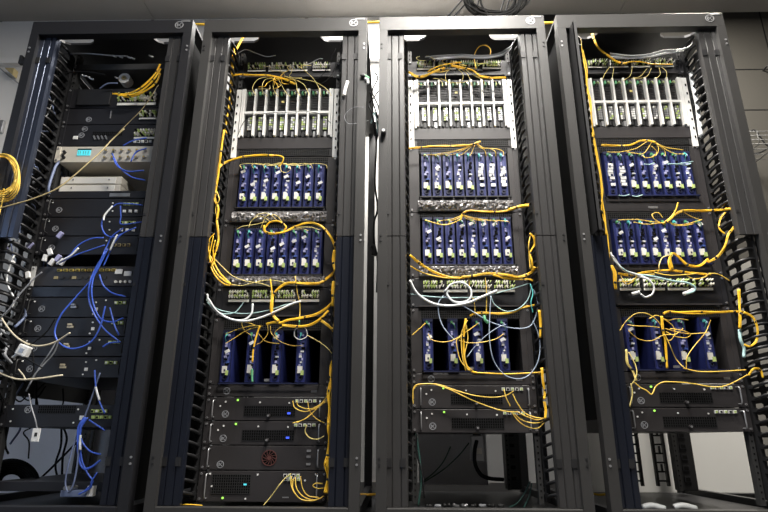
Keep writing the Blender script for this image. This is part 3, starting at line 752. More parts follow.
cable('C', [(588, 120, .05), (586, 160, .05), (584, 215, .05)], YB*1.4, 'yellow', 'bulging yellow bundle at the right edge beside the patch panel, '+S, name='cable_bundle', Y=.05, lump=.15)
cable('C', [(540, 270), (575, 295), (590, 320), (588, 370), (592, 400), (578, 440), (574, 480), (578, 520)], YB*.8, 'yellow', 'yellow bundle down the right edge beside the four modules, '+S, name='cable_bundle', Y=.05, lump=.3)
cable('D', [(580, 0), (572, 35), (568, 70), (572, 130), (566, 190), (572, 230), (564, 290), (558, 330)], YB*1.05, 'yellow', 'yellow bundle down the right edge beside the vented servers, '+S, name='cable_bundle', Y=.05, lump=.3)
cable('D', [(566, 300), (560, 330), (570, 370), (562, 410), (558, 440)], YB*1.6, 'yellow', 'fat lowest yellow bundle at the right edge of the '+S, name='cable_bundle', Y=.05, lump=.2)
G = 'fibres at the right of the vented servers of the second rack'
for pp in ([(430, 88), (440, 115), (480, 128), (530, 108), (562, 70)], [(445, 88), (455, 108), (500, 118), (545, 95)], [(430, 172), (470, 160), (515, 125), (558, 85)], [(488, 90), (495, 125), (520, 155), (552, 172)], [(445, 172), (490, 148), (530, 110), (560, 90)]):
    cable('D', pp, YT*1.25, 'yellow_thin', 'yellow fibre curving right from a vented server socket, '+S, group=G, Y=.10)
cable('D', [(484, 180), (478, 205), (495, 228), (525, 234), (550, 222)], YT*1.5, 'yellow_pale', 'hanging pale fibre below the lower vented server at right, '+S, Y=.10)
G = 'fibres from the bottom server of the second rack'
for pp in ([(425, 375), (426, 415), (450, 455), (490, 472), (530, 462), (550, 450)], [(440, 378), (445, 420), (470, 452), (510, 466), (545, 455)], [(460, 375), (468, 420), (490, 450), (530, 456)], [(432, 385), (432, 425), (460, 462), (505, 470)]):
    cable('D', pp, YT*1.3, 'yellow_thin', 'yellow fibre hanging from the bottom server sockets, '+S, group=G, Y=.09)
cable('D', [(425, 365), (400, 385), (380, 408), (350, 450), (318, 488)], YT*1.3, 'yellow_pale', 'straight pale fibre running down left from the bottom server sockets, '+S, Y=.09)
cable('D', [(545, 404), (520, 402), (508, 412), (525, 422), (550, 420)], YT*1.4, 'yellow_thin', 'small sideways fibre loop at the right of the bottom server, '+S, Y=.09)
cable('D', [(0, 484), (40, 484), (85, 487)], YT*1.6, 'yellow', 'yellow fibre lying on the base at the bottom left of the '+S, Y=.09)
# things in the gap between racks two and three
cable('A', [(698, 288, .0), (712, 292, -.004), (722, 300, .0)], .006, 'green', 'green and white connector hooked at the right post of the '+S, name='cable_connector', cat='connector', wob=0, Y=-.01)
cable('A', [(690, 290), (700, 287), (706, 292)], .008, 'black', 'black cable clip on the upper right post of the '+S, name='cable_clip', cat='clip', wob=0, Y=-.010)
cable('A', [(706, 300), (716, 305), (718, 320)], .006, 'white', 'white plug below the green connector on the right post, '+S, name='plug', cat='plug', wob=0, Y=-.010)
cable('A', [(640, 312), (630, 345), (627, 365)], .008, 'white', 'slanted white tag stuck on the right cover of the '+S, name='tag', cat='tag', wob=0, Y=.012)
cable('A', [(700, 410, -.01), (660, 412, .0), (630, 440), (640, 470), (680, 470), (720, 460, .1)], YT*.8, 'grey_cable', 'thin loose wire looping over the right post of the '+S, name='network_cable', Y=.005, wob=.001)
for n, pp in enumerate([[(740, 270), (755, 300), (735, 350), (760, 420), (750, 520)], [(760, 345), (735, 380), (720, 400), (735, 440), (745, 520)], [(725, 350), (740, 400), (760, 470), (752, 540)]]):
    cable('A', pp, .004, 'black_cable', ['uppermost', 'middle', 'rightmost'][n]+' black cable in the gap between the two centre racks', name='power_cable', Y=.5, wob=.03)
cable('B', [(745, -30, .4), (750, 60, .4), (745, 200, .4), (755, 300, .4), (742, 350, .4), (742, 430, .4), (755, 500, .4), (752, 620, .4)], .005, 'black_cable', 'long black cable hanging down the gap between the two centre racks', name='power_cable')
cable('B', [(735, 440, .38), (742, 460, .38), (740, 480, .38)], .012, 'black', 'black connector halfway down the gap between the two centre racks', name='cable_connector', cat='connector')
cable('D', [(685, 445, .5), (715, 446, .5), (752, 443, .5)], YB, 'yellow', 'yellow bundle crossing low in the gap between the two centre racks', name='cable_bundle')
cable('A', [(730, 470, .5), (745, 430, .5), (755, 500, .5), (745, 520, .5)], .005, 'pale_teal', 'pale teal cable in the gap between the two centre racks', name='network_cable')

# third rack
S = 'third rack'
cable('E', [(405, 262), (398, 215), (415, 180), (442, 174), (460, 190), (458, 212)], YT*1.6, 'yellow', 'upright yellow fibre loop in the dark top bay of the '+S)
for n in range(4):
    cable('E', [(545, 130+n*4, .2), (544, 168+n*3, .15), (520, 188+n*5), (490, 204+n*4), (430, 212+n*4), (350, 208+n*4), (270, 212+n*5), (210+n*15, 218+n*4)], YT*1.7, 'grey_cable' if n != 2 else 'white_cable',
          ['topmost', 'second', 'third', 'lowest'][n]+' strand of the grey cable bundle across the top of the '+S, name='network_cable', Y=.10)
cable('E', [(148, 275), (175, 292), (205, 293), (235, 278), (270, 266), (285, 262)], YB, 'yellow', 'thick yellow bundle at the left of the top panel, '+S, name='cable_bundle', Y=.09, lump=.15)
cable('E', [(220, 275), (240, 262), (280, 248), (330, 240), (350, 238)], YB*.5, 'yellow', 'slim yellow strand arching above the thick top bundle, '+S, name='cable_bundle', Y=.09)
cable('E', [(310, 250), (350, 258), (390, 268), (420, 290), (455, 298), (520, 297)], YB*.9, 'yellow', 'thick orange-yellow bundle at the centre of the top panel, '+S, name='cable_bundle', Y=.09, lump=.2)
G = 'fibres to the silver-edged cards of the third rack'
for pp in ([(310, 262), (290, 280), (292, 310), (310, 320)], [(335, 262), (355, 285), (350, 312), (330, 318)], [(345, 262), (370, 280), (385, 310), (390, 330)], [(250, 275), (180, 295), (185, 318), (200, 325)], [(270, 300), (310, 315), (350, 316), (372, 310)], [(360, 262), (400, 290), (430, 305), (438, 325)], [(240, 300), (262, 302), (275, 315), (278, 330)], [(400, 290), (450, 300), (480, 312), (482, 328)]):
    cable('E', pp, YT*.9, 'yellow_pale', 'thin yellow fibre looping down to a silver-edged card of the '+S, group=G, Y=.10)
G = 'short fibres tangled on the top panel of the third rack'
for n in range(10):
    q = random.Random(n+90); x, y = q.uniform(190, 480), q.uniform(225, 262); a = q.uniform(0, 6); pp = [(x, y)]
    for k in range(3): a += q.uniform(-1.2, 1.2); x += 28*math.cos(a); y += 10*math.sin(a); pp.append((x, min(max(y, 215), 275)))
    cable('E', pp, YT*.9, q.choice(['yellow_thin', 'lime', 'green', 'yellow_pale', 'grey_cable']), 'short thin fibre tangled on the top panel of the '+S, group=G, Y=.105, wob=.015)
cable('F', [(148, 70), (190, 67), (240, 62), (300, 62), (350, 60), (385, 57), (422, 44)], YB*.8, 'yellow', 'yellow bundle above the upper blue modules of the '+S, name='cable_bundle', Y=.09, lump=.12)
for n, x in enumerate((208, 250, 293, 338, 380, 440, 478, 508)):
    cable('F', [(405, 48), (405+(x-405)*.3, 62+abs(x-400)*.06), (405+(x-405)*.75, 72 if x > 420 else 92), (x, 82 if x > 420 else 96), (x+3, 100)], YT*.95, 'yellow_thin', 'thin fibre fanning to an upper blue module of the '+S, group='fibres to the upper blue modules of the third rack', Y=.095)
cable('F', [(606, 287, .05), (570, 293), (530, 305)], YB*1.2, 'yellow', 'fat yellow bundle end at the right, above the second blue row, '+S, name='cable_bundle', Y=.08, lump=.12)
cable('F', [(540, 303), (500, 312), (440, 312), (380, 308), (355, 320), (345, 345)], YB*.7, 'yellow', 'yellow bundle above the second row of blue modules, '+S, name='cable_bundle', Y=.085, lump=.12)
cable('F', [(345, 342), (310, 358), (275, 362), (235, 352), (210, 344)], YT*1.7, 'yellow_thin', 'arched fibre over the left half of the second blue row, '+S, Y=.085)
for n, x in enumerate((258, 302, 400, 440, 484, 528)):
    cable('F', [(352, 325), (352+(x-352)*.4, 340), (352+(x-352)*.8, 346), (x, 350), (x+3, 358)], YT*.95, 'yellow_thin', 'thin fibre fanning to a second-row blue module of the '+S, group='fibres to the second row of blue modules of the third rack', Y=.095)
cable('F', [(610, 395, .05), (626, 412, .05), (628, 440, .05), (612, 470, .05), (618, 500, .05), (622, 540, .05)], YB*.7, 'yellow', 'yellow bundle down the right side of the '+S, name='cable_bundle', lump=.2)
cable('F', [(612, 405, .05), (606, 440, .05), (608, 480, .05), (612, 530, .05)], YT*1.6, 'yellow_thin', 'slack yellow fibre beside the right side bundle of the '+S)
cable('F', [(152, 478, .06), (175, 498, .07), (205, 520), (250, 545), (300, 562), (345, 566)], YB*.9, 'yellow', 'thick yellow bundle coming in from the left above the patch panel, '+S, name='cable_bundle', Y=.085, lump=.15)
cable('G', [(155, 62, .06), (190, 82), (240, 98), (310, 108), (400, 100)], YB*.5, 'yellow', 'slim yellow strand under the incoming left bundle, '+S, name='cable_bundle', Y=.085)
cable('G', [(630, 65, .06), (612, 88, .07), (570, 104), (520, 96), (470, 90), (430, 92), (395, 98), (350, 104)], YB, 'yellow', 'thick yellow bundle running right above the patch panel, '+S, name='cable_bundle', Y=.08, lump=.12)
cable('G', [(470, 96), (520, 108), (570, 112), (605, 112), (622, 118)], YB*.75, 'yellow', 'lower yellow bundle running right above the patch panel, '+S, name='cable_bundle', Y=.08, lump=.12)
cable('G', [(152, 115, .06), (180, 165, .07), (235, 202), (300, 213), (370, 203), (430, 178), (485, 155)], .0048, 'white_cable', 'thick white cable hanging in a long curve in the '+S, name='network_cable', Y=.075)
cable('G', [(285, 158), (312, 130), (350, 124), (382, 145), (386, 178), (362, 198), (318, 196), (295, 170), (300, 155)], .0040, 'white_cable', 'round white cable loop in front of the patch panel, '+S, name='network_cable', Y=.075)
cable('G', [(155, 168, .07), (230, 178), (320, 182), (420, 178), (520, 155), (612, 126)], YT*1.3, 'pale_teal', 'pale teal cable crossing the whole patch panel of the '+S, name='network_cable', Y=.085)
cable('G', [(280, 175), (262, 200), (262, 240), (275, 285), (300, 320), (325, 345)], YT*1.5, 'pale_blue', 'pale blue cable dropping from the left of the patch panel, '+S, name='network_cable', Y=.085)
cable('G', [(462, 178), (478, 210), (520, 234), (565, 225), (602, 190), (618, 140)], YT*1.4, 'pale_teal', 'pale teal cable curving up at the right below the patch panel, '+S, name='network_cable', Y=.085)
cable('G', [(285, 178), (340, 205), (400, 240), (450, 270), (510, 292), (570, 300), (612, 290), (634, 250), (640, 200), (625, 150)], YT*1.5, 'pale_blue', 'long pale blue cable sagging from the patch panel to the right edge, '+S, name='network_cable', Y=.08)
cable('G', [(622, 270), (642, 320), (650, 370), (640, 430), (610, 475), (570, 492), (520, 480), (482, 440), (463, 390), (456, 320), (458, 240), (462, 175)], YT*1.4, 'pale_blue', 'very large pale blue cable loop over the four blue modules, '+S, name='network_cable', Y=.065)
cable('G', [(612, 130), (622, 165), (615, 200), (622, 240)], YT*1.6, 'teal', 'teal cable at the right edge beside the patch panel, '+S, name='network_cable', Y=.07)
cable('G', [(382, 252), (400, 243), (440, 240), (500, 243), (545, 238), (580, 222), (628, 210)], YB*.8, 'yellow', 'yellow bundle above the four blue modules, '+S, name='cable_bundle', Y=.085, lump=.12)
cable('G', [(366, 262), (360, 310), (358, 370), (364, 430), (385, 460), (410, 470)], YB*.75, 'yellow', 'upright yellow bundle between the second and third of four modules, '+S, name='cable_bundle', Y=.08, lump=.12)
for n, pp in enumerate([[(372, 268), (350, 320), (352, 400), (366, 462)], [(365, 275), (374, 340), (362, 400), (372, 460)], [(360, 290), (345, 330), (330, 350), (345, 420), (380, 462)]]):
    cable('G', pp, YT*1.2, 'yellow_thin', ['left', 'right', 'bowed'][n]+' loose fibre beside the upright bundle of the '+S, Y=.075)
cable('G', [(400, 468), (450, 471), (520, 474), (590, 471), (660, 467)], YT*2.0, 'yellow', 'yellow strand along the bottom of the four blue modules, '+S, name='cable_bundle', Y=.075)
cable('G', [(222, 320), (235, 342), (270, 351), (310, 347), (350, 325), (400, 290), (415, 278)], YT*1.2, 'yellow_thin', 'sagging fibre from the first to the third of four modules, '+S, Y=.085)
cable('G', [(340, 345), (380, 355), (430, 352), (480, 340), (512, 320)], YT*1.2, 'yellow_thin', 'sagging fibre from the third to the fourth of four modules, '+S, Y=.085)
cable('G', [(370, 410), (400, 370), (440, 330), (490, 295), (520, 285)], YT*1.2, 'pale_blue', 'slanting pale fibre across the third of four modules, '+S, Y=.085)
cable('G', [(212, 280), (190, 300), (160, 326)], YT*1.5, 'yellow_thin', 'short orange-yellow fibre at the left of the four modules, '+S, Y=.085)
cable('G', [(440, 105), (445, 160), (444, 250)], YT*1.3, 'yellow_thin', 'right upright fibre crossing the patch panel of the '+S, Y=.09)
cable('G', [(376, 100), (384, 160), (398, 200), (402, 250)], YT*1.1, 'yellow_thin', 'left upright fibre crossing the patch panel of the '+S, Y=.09)
cable('G', [(436, 252), (440, 268), (450, 280)], .006, 'green', 'small green connector above the third of four modules, '+S, name='connector_boot', cat='connector', Y=.08)
cable('G', [(646, 230, .05), (652, 285, .05), (650, 335, .05)], YB*.8, 'yellow', 'yellow bundle at the right edge beside the four modules, '+S, name='cable_bundle', lump=.2)
cable('G', [(656, 450, .05), (660, 500, .05), (668, 540, .05), (666, 570, .05)], YB*.8, 'yellow', 'yellow bundle at the right edge beside the blank panel, '+S, name='cable_bundle', lump=.2)
cable('H', [(666, 90, .05), (672, 125, .05), (670, 155, .05)], YB*.8, 'yellow', 'lowest yellow bundle at the right edge beside the servers, '+S, name='cable_bundle', lump=.2)
cable('H', [(165, 100), (163, 60), (172, 30), (210, 22), (270, 27), (330, 48), (400, 67), (470, 74), (520, 66), (548, 50)], YT*1.5, 'yellow_thin', 'upper of two long fibres sweeping across the upper vented server, '+S, Y=.09)
cable('H', [(166, 80), (166, 45), (185, 28), (240, 24), (300, 42), (380, 80), (450, 108), (510, 126), (560, 130)], YT*1.5, 'yellow_thin', 'lower of two long fibres sweeping across both vented servers, '+S, Y=.088)
G = 'fibres at the right of the vented servers of the third rack'
for pp in ([(512, 45), (520, 75), (536, 108)], [(545, 60), (562, 95), (590, 132), (630, 150), (675, 155)], [(540, 130), (568, 165), (600, 186), (640, 192), (672, 165)], [(552, 138), (580, 160), (620, 172), (655, 168), (676, 152)], [(560, 128), (600, 148), (640, 160), (676, 150)]):
    cable('H', pp, YT*1.4, 'yellow_thin', 'yellow fibre curving right from a vented server socket, '+S, group=G, Y=.09)
cable('H', [(408, 238, .45), (400, 280, .44), (402, 330, .44), (425, 370, .44), (460, 384, .44), (510, 388, .45)], .008, 'black_cable', 'thick black power cord in the open bay of the '+S, name='power_cable')
o = thing('power_adapter', 'pale grey power adapter hanging in the open bay of the '+S, 'power adapter', at(370+412/3.82, 378+318/3.82, .46))
MB().box(-.028, -.012, 0, .028, .012, .105).build('casing', ['zinc'], o, bevel=.004); MB().box(-.016, -.014, .105, .016, .010, .14).build('plug', ['black'], o)
MB().box(-.018, -.0125, .03, .018, -.0118, .055).build('label', ['paper'], o)
for n, pp in enumerate([[(205, 392, .5), (240, 365, .5), (280, 320, .5), (308, 262, .5)], [(205, 398, .5), (280, 350, .5), (340, 295, .5), (378, 248, .5)]]):
    cable('H', pp, .003, 'dark_green', ['left', 'right'][n]+' thin dark cable slanting across the grey back panel, '+S, name='network_cable')
for n, pp in enumerate([[(178, 215, .12), (184, 270, .12), (192, 330, .12), (196, 400, .12), (184, 490, .12)], [(180, 210, .11), (178, 280, .11), (200, 370, .11), (206, 460, .11)]]):
    cable('H', pp, .0035, ['dark_green', 'black_cable'][n], ['green-grey', 'black'][n]+' cable hanging at the left of the open bay, '+S, name='network_cable')
for n, pp in enumerate([[(612, 395, .3), (590, 440, .3), (560, 480, .3), (520, 500, .3)], [(618, 402, .3), (608, 450, .3), (585, 500, .3)]]):
    cable('H', pp, .0028, 'dark_green', ['left', 'right'][n]+' dark green cable low at the right of the open bay, '+S, name='network_cable')
G = 'loose plugs on the base of the third rack'
for n in range(9):
    q = random.Random(n+5); x = 215+n*34
    cable('H', [(x, 486+q.uniform(-5, 5), .3), (x+10, 489, .3), (x+22, 486+q.uniform(-5, 6), .3)], .007, q.choice(['zinc', 'grey_cable', 'rail']), 'loose pale plug lying on the base of the '+S, name='plug', cat='plug', group=G)
for n, x in enumerate((172, 680)):
    cable('H', [(x, 503, .05), (x+15, 505, .05), (x+30, 504, .05)], YT*2, 'yellow', 'yellow fibre end at the bottom '+['left', 'right'][n]+' corner of the '+S)

# rightmost rack
S = 'rightmost rack'
cable('I', [(90, 122, .12), (100, 150), (118, 185), (155, 215), (190, 238), (225, 243)], YB*.95, 'yellow', 'thick yellow bundle dropping from the roof of the '+S, name='cable_bundle', Y=.10, lump=.12)
cable('I', [(210, 242), (240, 236), (275, 236), (320, 244), (400, 246)], YB*.5, 'yellow', 'slim orange strand across the top panel of the '+S, name='cable_bundle', Y=.10)
for n in range(4):
    cable('I', [(160, 203+n*7), (240, 212+n*4), (310, 206+n*5), (370, 192+n*5), (440, 186+n*3), (472, 168, .15), (474, 140, .2)], YT*1.7, 'grey_cable' if n in (1, 3) else 'white_cable',
          ['topmost', 'second', 'third', 'lowest'][n]+' strand of the grey cable bundle across the top of the '+S, name='network_cable', Y=.10)
G = 'fibres to the silver-edged cards of the rightmost rack'
for pp in ([(160, 255), (142, 280), (130, 305)], [(175, 255), (172, 280), (168, 305)], [(246, 255), (238, 288), (210, 308)], [(302, 262), (275, 292), (240, 300)], [(318, 262), (300, 292), (255, 302)], [(348, 258), (352, 285), (332, 302)], [(358, 256), (376, 275), (376, 302)]):
    cable('I', pp, YT*.95, 'yellow_pale', 'thin yellow fibre looping down to a silver-edged card of the '+S, group=G, Y=.10)
for n, pp in enumerate([[(48, 150), (58, 220), (68, 280), (72, 340), (84, 400), (92, 470), (96, 520)], [(56, 190), (72, 260), (74, 330), (88, 390), (90, 460), (100, 520)]]):
    cable('I', pp, YB*.5, 'yellow', ['left', 'right'][n]+' yellow strand running down the upper left side of the '+S, name='cable_bundle', Y=.06, lump=.1)
for n, pp in enumerate([[(92, 10), (108, 100), (124, 180), (130, 260), (142, 340), (146, 400)], [(98, 20), (118, 130), (132, 230), (128, 300), (150, 400), (158, 500)]]):
    cable('J', pp, YB*.6, 'yellow', ['left', 'right'][n]+' yellow strand running down the left side beside the blue modules, '+S, name='cable_bundle', Y=.06, lump=.1)
cable('K', [(165, 60), (178, 90), (180, 130), (184, 150)], YB*1.2, 'yellow', 'bulging orange bundle at the left edge beside the patch panel, '+S, name='cable_bundle', Y=.06, lump=.2)
cable('K', [(222, 380), (226, 430), (246, 460), (262, 500)], YB*.8, 'yellow_pale', 'pale yellow bundle at the lower left of the '+S, name='cable_bundle', Y=.06, lump=.2)
cable('K', [(232, 390), (258, 440), (262, 480), (245, 512)], YT*1.5, 'yellow_pale', 'slack pale fibre at the lower left of the '+S, Y=.06)
cable('J', [(128, 58), (180, 60), (235, 58), (270, 44), (300, 40), (335, 48)], YB*.8, 'yellow', 'yellow bundle above the upper blue modules of the '+S, name='cable_bundle', Y=.09, lump=.12)
for n, pp in enumerate([[(330, 45), (346, 70), (335, 98), (300, 106), (285, 98)], [(320, 45), (310, 62), (288, 90), (250, 88), (225, 84)], [(335, 48), (370, 65), (410, 72), (440, 76)], [(335, 50), (368, 78), (372, 100)], [(300, 45), (260, 70), (200, 84), (150, 84)], [(340, 52), (400, 88), (445, 92)], [(320, 62), (340, 85), (320, 105)]]):
    cable('J', pp, YT*1.1, 'yellow_thin', 'thin fibre fanning over the upper blue modules of the '+S, group='fibres to the upper blue modules of the rightmost rack', Y=.09)
for n, (x, y) in enumerate([(290, 130), (395, 130), (430, 132), (195, 250+0), (245, 252)]):
    cable('J', [(x, y), (x+20, y+2), (x+40, y-4)], YT*1.6, 'pale_teal', 'short pale teal lead across the blue modules of the '+S, name='patch_lead', group='teal leads of the rightmost rack', Y=.09)
cable('J', [(380, 130), (430, 128), (478, 120)], YT*1.5, 'pale_teal', 'long pale teal lead sticking out right of the upper blue modules, '+S, name='patch_lead', Y=.09)
cable('J', [(610, 304), (560, 307), (500, 309), (445, 308), (410, 322), (380, 348), (362, 358)], YB*.95, 'yellow', 'thick yellow bundle running right above the second blue row, '+S, name='cable_bundle', Y=.085, lump=.12)
cable('J', [(420, 278), (412, 305), (395, 330), (370, 352)], YB*.55, 'yellow', 'short upright yellow strand above the second blue row, '+S, name='cable_bundle', Y=.085)
for n, pp in enumerate([[(365, 355), (320, 350), (260, 342), (190, 344)], [(355, 355), (330, 340), (322, 322), (345, 316), (362, 335)], [(375, 352), (430, 362), (480, 352), (512, 342)], [(390, 345), (400, 362), (440, 366), (480, 358)], [(360, 355), (300, 360), (250, 352)], [(440, 312), (470, 330), (510, 345)]]):
    cable('J', pp, YT*1.2, 'yellow_thin', 'thin fibre fanning over the second blue row of the '+S, group='fibres to the second row of blue modules of the rightmost rack', Y=.09)
cable('J', [(600, 302, .06), (628, 306, .05), (636, 335, .05), (634, 370, .05), (612, 400, .05), (600, 445, .06), (570, 485, .07), (535, 505)], YB*.95, 'yellow', 'big yellow bundle loop at the right edge beside the second blue row, '+S, name='cable_bundle', Y=.08, lump=.12)
cable('J', [(600, 315, .05), (582, 340, .05), (578, 375, .05), (600, 398, .05)], YB*.7, 'yellow', 'smaller yellow strand inside the big right loop, '+S, name='cable_bundle', lump=.12)
cable('K', [(535, 35), (500, 62), (460, 58), (440, 45), (420, 25), (402, 12), (390, 30), (398, 72)], YB*.9, 'yellow', 'thick yellow bundle arching over the bottom of the second blue row, '+S, name='cable_bundle', Y=.08, lump=.12)
cable('K', [(385, 20), (360, 30), (348, 60), (352, 85)], YT*1.6, 'yellow_pale', 'pale fibre loop left of the arching bundle, '+S, Y=.085)
cable('K', [(388, 25), (384, 50), (392, 78)], YB*.6, 'yellow', 'left leg of the arching yellow bundle, '+S, name='cable_bundle', Y=.085)
cable('K', [(192, 90), (240, 96), (300, 84), (380, 78), (450, 84), (520, 92), (545, 92)], YB*.75, 'yellow', 'yellow bundle lying along the top of the patch panel, '+S, name='cable_bundle', Y=.085, lump=.2)
for n, pp in enumerate([[(200, 95), (220, 130), (250, 118), (265, 92)], [(190, 120), (240, 118), (270, 100), (330, 92)], [(445, 92), (480, 110), (520, 104), (545, 90), (580, 95), (618, 118)], [(330, 85), (380, 96), (440, 95), (500, 88)]]):
    cable('K', pp, YT*1.4, 'yellow_thin', ['looped', 'wavy', 'longest', 'straight'][n]+' loose fibre on top of the patch panel, '+S, Y=.08)
cable('K', [(162, 10, .06), (180, 45, .065), (215, 78), (265, 98), (305, 112), (328, 140), (322, 168), (295, 180), (278, 168)], .0038, 'white_cable', 'white cable curling into a hook over the patch panel, '+S, name='network_cable', Y=.075)
cable('K', [(166, 20, .06), (190, 55, .065), (240, 88), (320, 100), (400, 118), (455, 125), (485, 142), (480, 158), (450, 168)], .0035, 'pale_teal', 'long pale teal cable over the patch panel, '+S, name='network_cable', Y=.078)
cable('K', [(170, 22, .06), (210, 72), (260, 92), (310, 108), (360, 112)], .003, 'white_cable', 'shorter white cable over the patch panel, '+S, name='network_cable', Y=.08)
cable('K', [(275, 160), (262, 164), (245, 168)], .007, 'white', 'left white plug lying on the patch panel front, '+S, name='plug', cat='plug', Y=.08)
cable('K', [(478, 150), (462, 160), (442, 168)], .007, 'white', 'right white plug lying on the patch panel front, '+S, name='plug', cat='plug', Y=.08)
cable('K', [(365, 243), (385, 236), (430, 238), (500, 236), (570, 238), (620, 236), (670, 237)], YB*.85, 'yellow', 'straight yellow bundle running right above the four blue modules, '+S, name='cable_bundle', Y=.08, lump=.1)
cable('K', [(395, 236), (460, 243), (540, 243), (580, 238)], YT*1.6, 'yellow', 'slim strand under the straight yellow bundle, '+S, Y=.08)
cable('K', [(358, 252), (362, 300), (372, 350), (376, 410), (378, 452)], YB*.8, 'yellow', 'upright yellow bundle between the second and third of four modules, '+S, name='cable_bundle', Y=.08, lump=.12)
G = 'fibre loops over the four blue modules of the rightmost rack'
for pp in ([(198, 308), (222, 272), (262, 242), (310, 246), (350, 280), (368, 320)], [(230, 308), (270, 340), (320, 346), (365, 325), (410, 322), (440, 300)], [(370, 300), (415, 312), (462, 320), (535, 316)], [(375, 312), (410, 330), (450, 335), (468, 322), (440, 308), (390, 300)],
           [(545, 268), (525, 315), (480, 370), (455, 410), (452, 452)], [(372, 325), (392, 370), (412, 415), (445, 450), (480, 462)], [(365, 262), (400, 290), (408, 320), (390, 345), (365, 335)], [(310, 262), (340, 250), (380, 268), (420, 262), (460, 268)], [(225, 285), (260, 290), (310, 292), (350, 296)]):
    cable('K', pp, YT*1.2, 'yellow_thin', 'thin fibre looping in front of the four blue modules, '+S, group=G, Y=.085, wob=.012)
cable('K', [(440, 452), (500, 464), (580, 464), (680, 458)], YT*1.5, 'yellow_thin', 'fibre along the bottom of the four blue modules, '+S, Y=.08)
cable('K', [(672, 238, .05), (705, 258, .05), (724, 300, .05), (720, 345, .05), (695, 368, .05), (672, 362, .05)], YB*.8, 'yellow', 'yellow loop around the fingers at the right edge of the '+S, name='cable_bundle', lump=.15)
cable('K', [(652, 150, .06), (655, 200, .06), (658, 250, .06), (656, 300, .06)], YB*.9, 'yellow', 'short yellow bundle inside the right fingers, '+S, name='cable_bundle', lump=.15)
cable('K', [(655, 305, .07), (660, 345, .07), (672, 375, .07), (672, 410, .07)], .006, 'pale_teal', 'pale teal lead at the right fingers beside the four modules, '+S, name='network_cable')
cable('L', [(248, 12), (275, 35), (300, 48), (320, 62), (336, 32), (365, 16), (420, 16), (480, 22), (550, 34), (600, 30), (650, 8), (685, -12, .05)], YT*1.7, 'yellow_thin', 'long kinked yellow fibre crossing the upper vented server, '+S, Y=.085)
cable('L', [(240, 20), (246, 60), (236, 110)], YT*1.8, 'yellow_pale', 'short pale fibre hanging at the left of the upper vented server, '+S, Y=.07)
cable('L', [(690, -10, .05), (710, -35, .05), (735, -30, .05), (745, 0, .05)], YB*.7, 'yellow', 'lowest yellow loop at the right edge of the '+S, name='cable_bundle', lump=.15)
cable('I', [(470, 280, .12), (478, 330, .12), (492, 390, .12), (500, 450, .12), (508, 520, .12)], .010, 'white_cable', 'thick pale cable behind the fingers, upper right of the '+S, name='network_cable')
for n, x in enumerate((320, 440)):
    cable('L', [(x-35, 494, .3), (x, 488, .3), (x+50, 500, .3)], .012, 'white_cable', ['left', 'right'][n]+' white cable lump lying on the base of the '+S, name='network_cable')

# gap between racks three and four, and racks one and two
cable('K', [(20, 118, .5), (40, 118, .5), (70, 122, .5)], .004, 'pale_teal', 'pale teal cable crossing the dark gap left of the rightmost rack', name='network_cable')
cable('L', [(90, 440, .5), (120, 446, .5), (160, 442, .5)], .005, 'yellow', 'yellow bundle crossing low in the gap left of the rightmost rack', name='cable_bundle')
a, e = at(180, 24, .3), at(580, 22, .3)
b = MB().tube([tuple(Vector((0, 0, 0)).lerp(e-a, k/12)+Vector((0, 0, -.006*math.sin(k*1.9)))) for k in range(13)], .006, 0, 8)
tag(b.build('cable_bundle', ['yellow'], None, a), 'yellow bundle passing level above the racks, seen in the gaps at the top', 'cable')

# leftmost rack
S = 'leftmost rack'
for n, pp in enumerate([[(612, 245), (590, 285), (545, 330), (490, 358), (430, 358)], [(614, 262), (590, 300), (550, 340), (505, 362), (450, 365)], [(612, 280), (596, 315), (560, 345), (510, 368), (470, 370)]]):
    cable('M', pp, YB*.75, 'yellow', ['upper', 'middle', 'lower'][n]+' of three yellow bundles at the top right of the '+S, name='cable_bundle', Y=.09, lump=.1)
r = thing('cable_spool', 'small pale round cable spool near the top of the '+S, 'cable spool', at(126, 80.5, .20))
MB().ring_y(0, 0, .012, .028, -.02, .02, 0, 22).ring_y(0, 0, .006, .012, -.024, .024, 1, 16).build('wound_cable', ['paper', 'tan'], r)
for n, pp in enumerate([[(220, 215), (270, 205), (340, 205), (420, 212), (480, 215)], [(215, 300), (260, 278), (330, 275), (400, 285)], [(380, 340), (410, 320), (450, 318)], [(200, 330), (215, 290), (225, 240)]]):
    cable('M', pp, .0035, ['grey_cable', 'black_cable', 'slate_cable', 'black_cable'][n], ['topmost grey', 'second black', 'short blue-grey', 'upright black'][n]+' cable in the dark top bay of the '+S, name='network_cable', Y=.11)
for n in range(9):
    q = random.Random(n+9); x, y = [(430, 212), (455, 215), (485, 216), (500, 220), (312, 285), (328, 290), (342, 298), (440, 295), (570, 212)][n]
    cable('M', [(x, y), (x+8, y+4), (x+15, y+6)], .004, 'zinc', 'small pale plug end in the dark top bay of the '+S, name='plug', cat='plug', group='plug ends in the top bay of the leftmost rack', Y=.11)
cable('M', [(605, 325), (575, 372), (540, 420), (490, 470), (450, 510)], YT*1.1, 'tan', 'brownish cable slanting down left past the green socket panel, '+S, name='network_cable', Y=.07)
cable('N', [(475, -5, .08), (430, 35, .07), (390, 78, .05), (335, 128, .02), (270, 185, .0), (210, 228, -.02), (120, 265, -.04), (50, 285, -.05), (-60, 315, -.06)], .0030, 'tan', 'long brownish cable running from the beige instrument out past the left edge', name='network_cable', wob=.002)
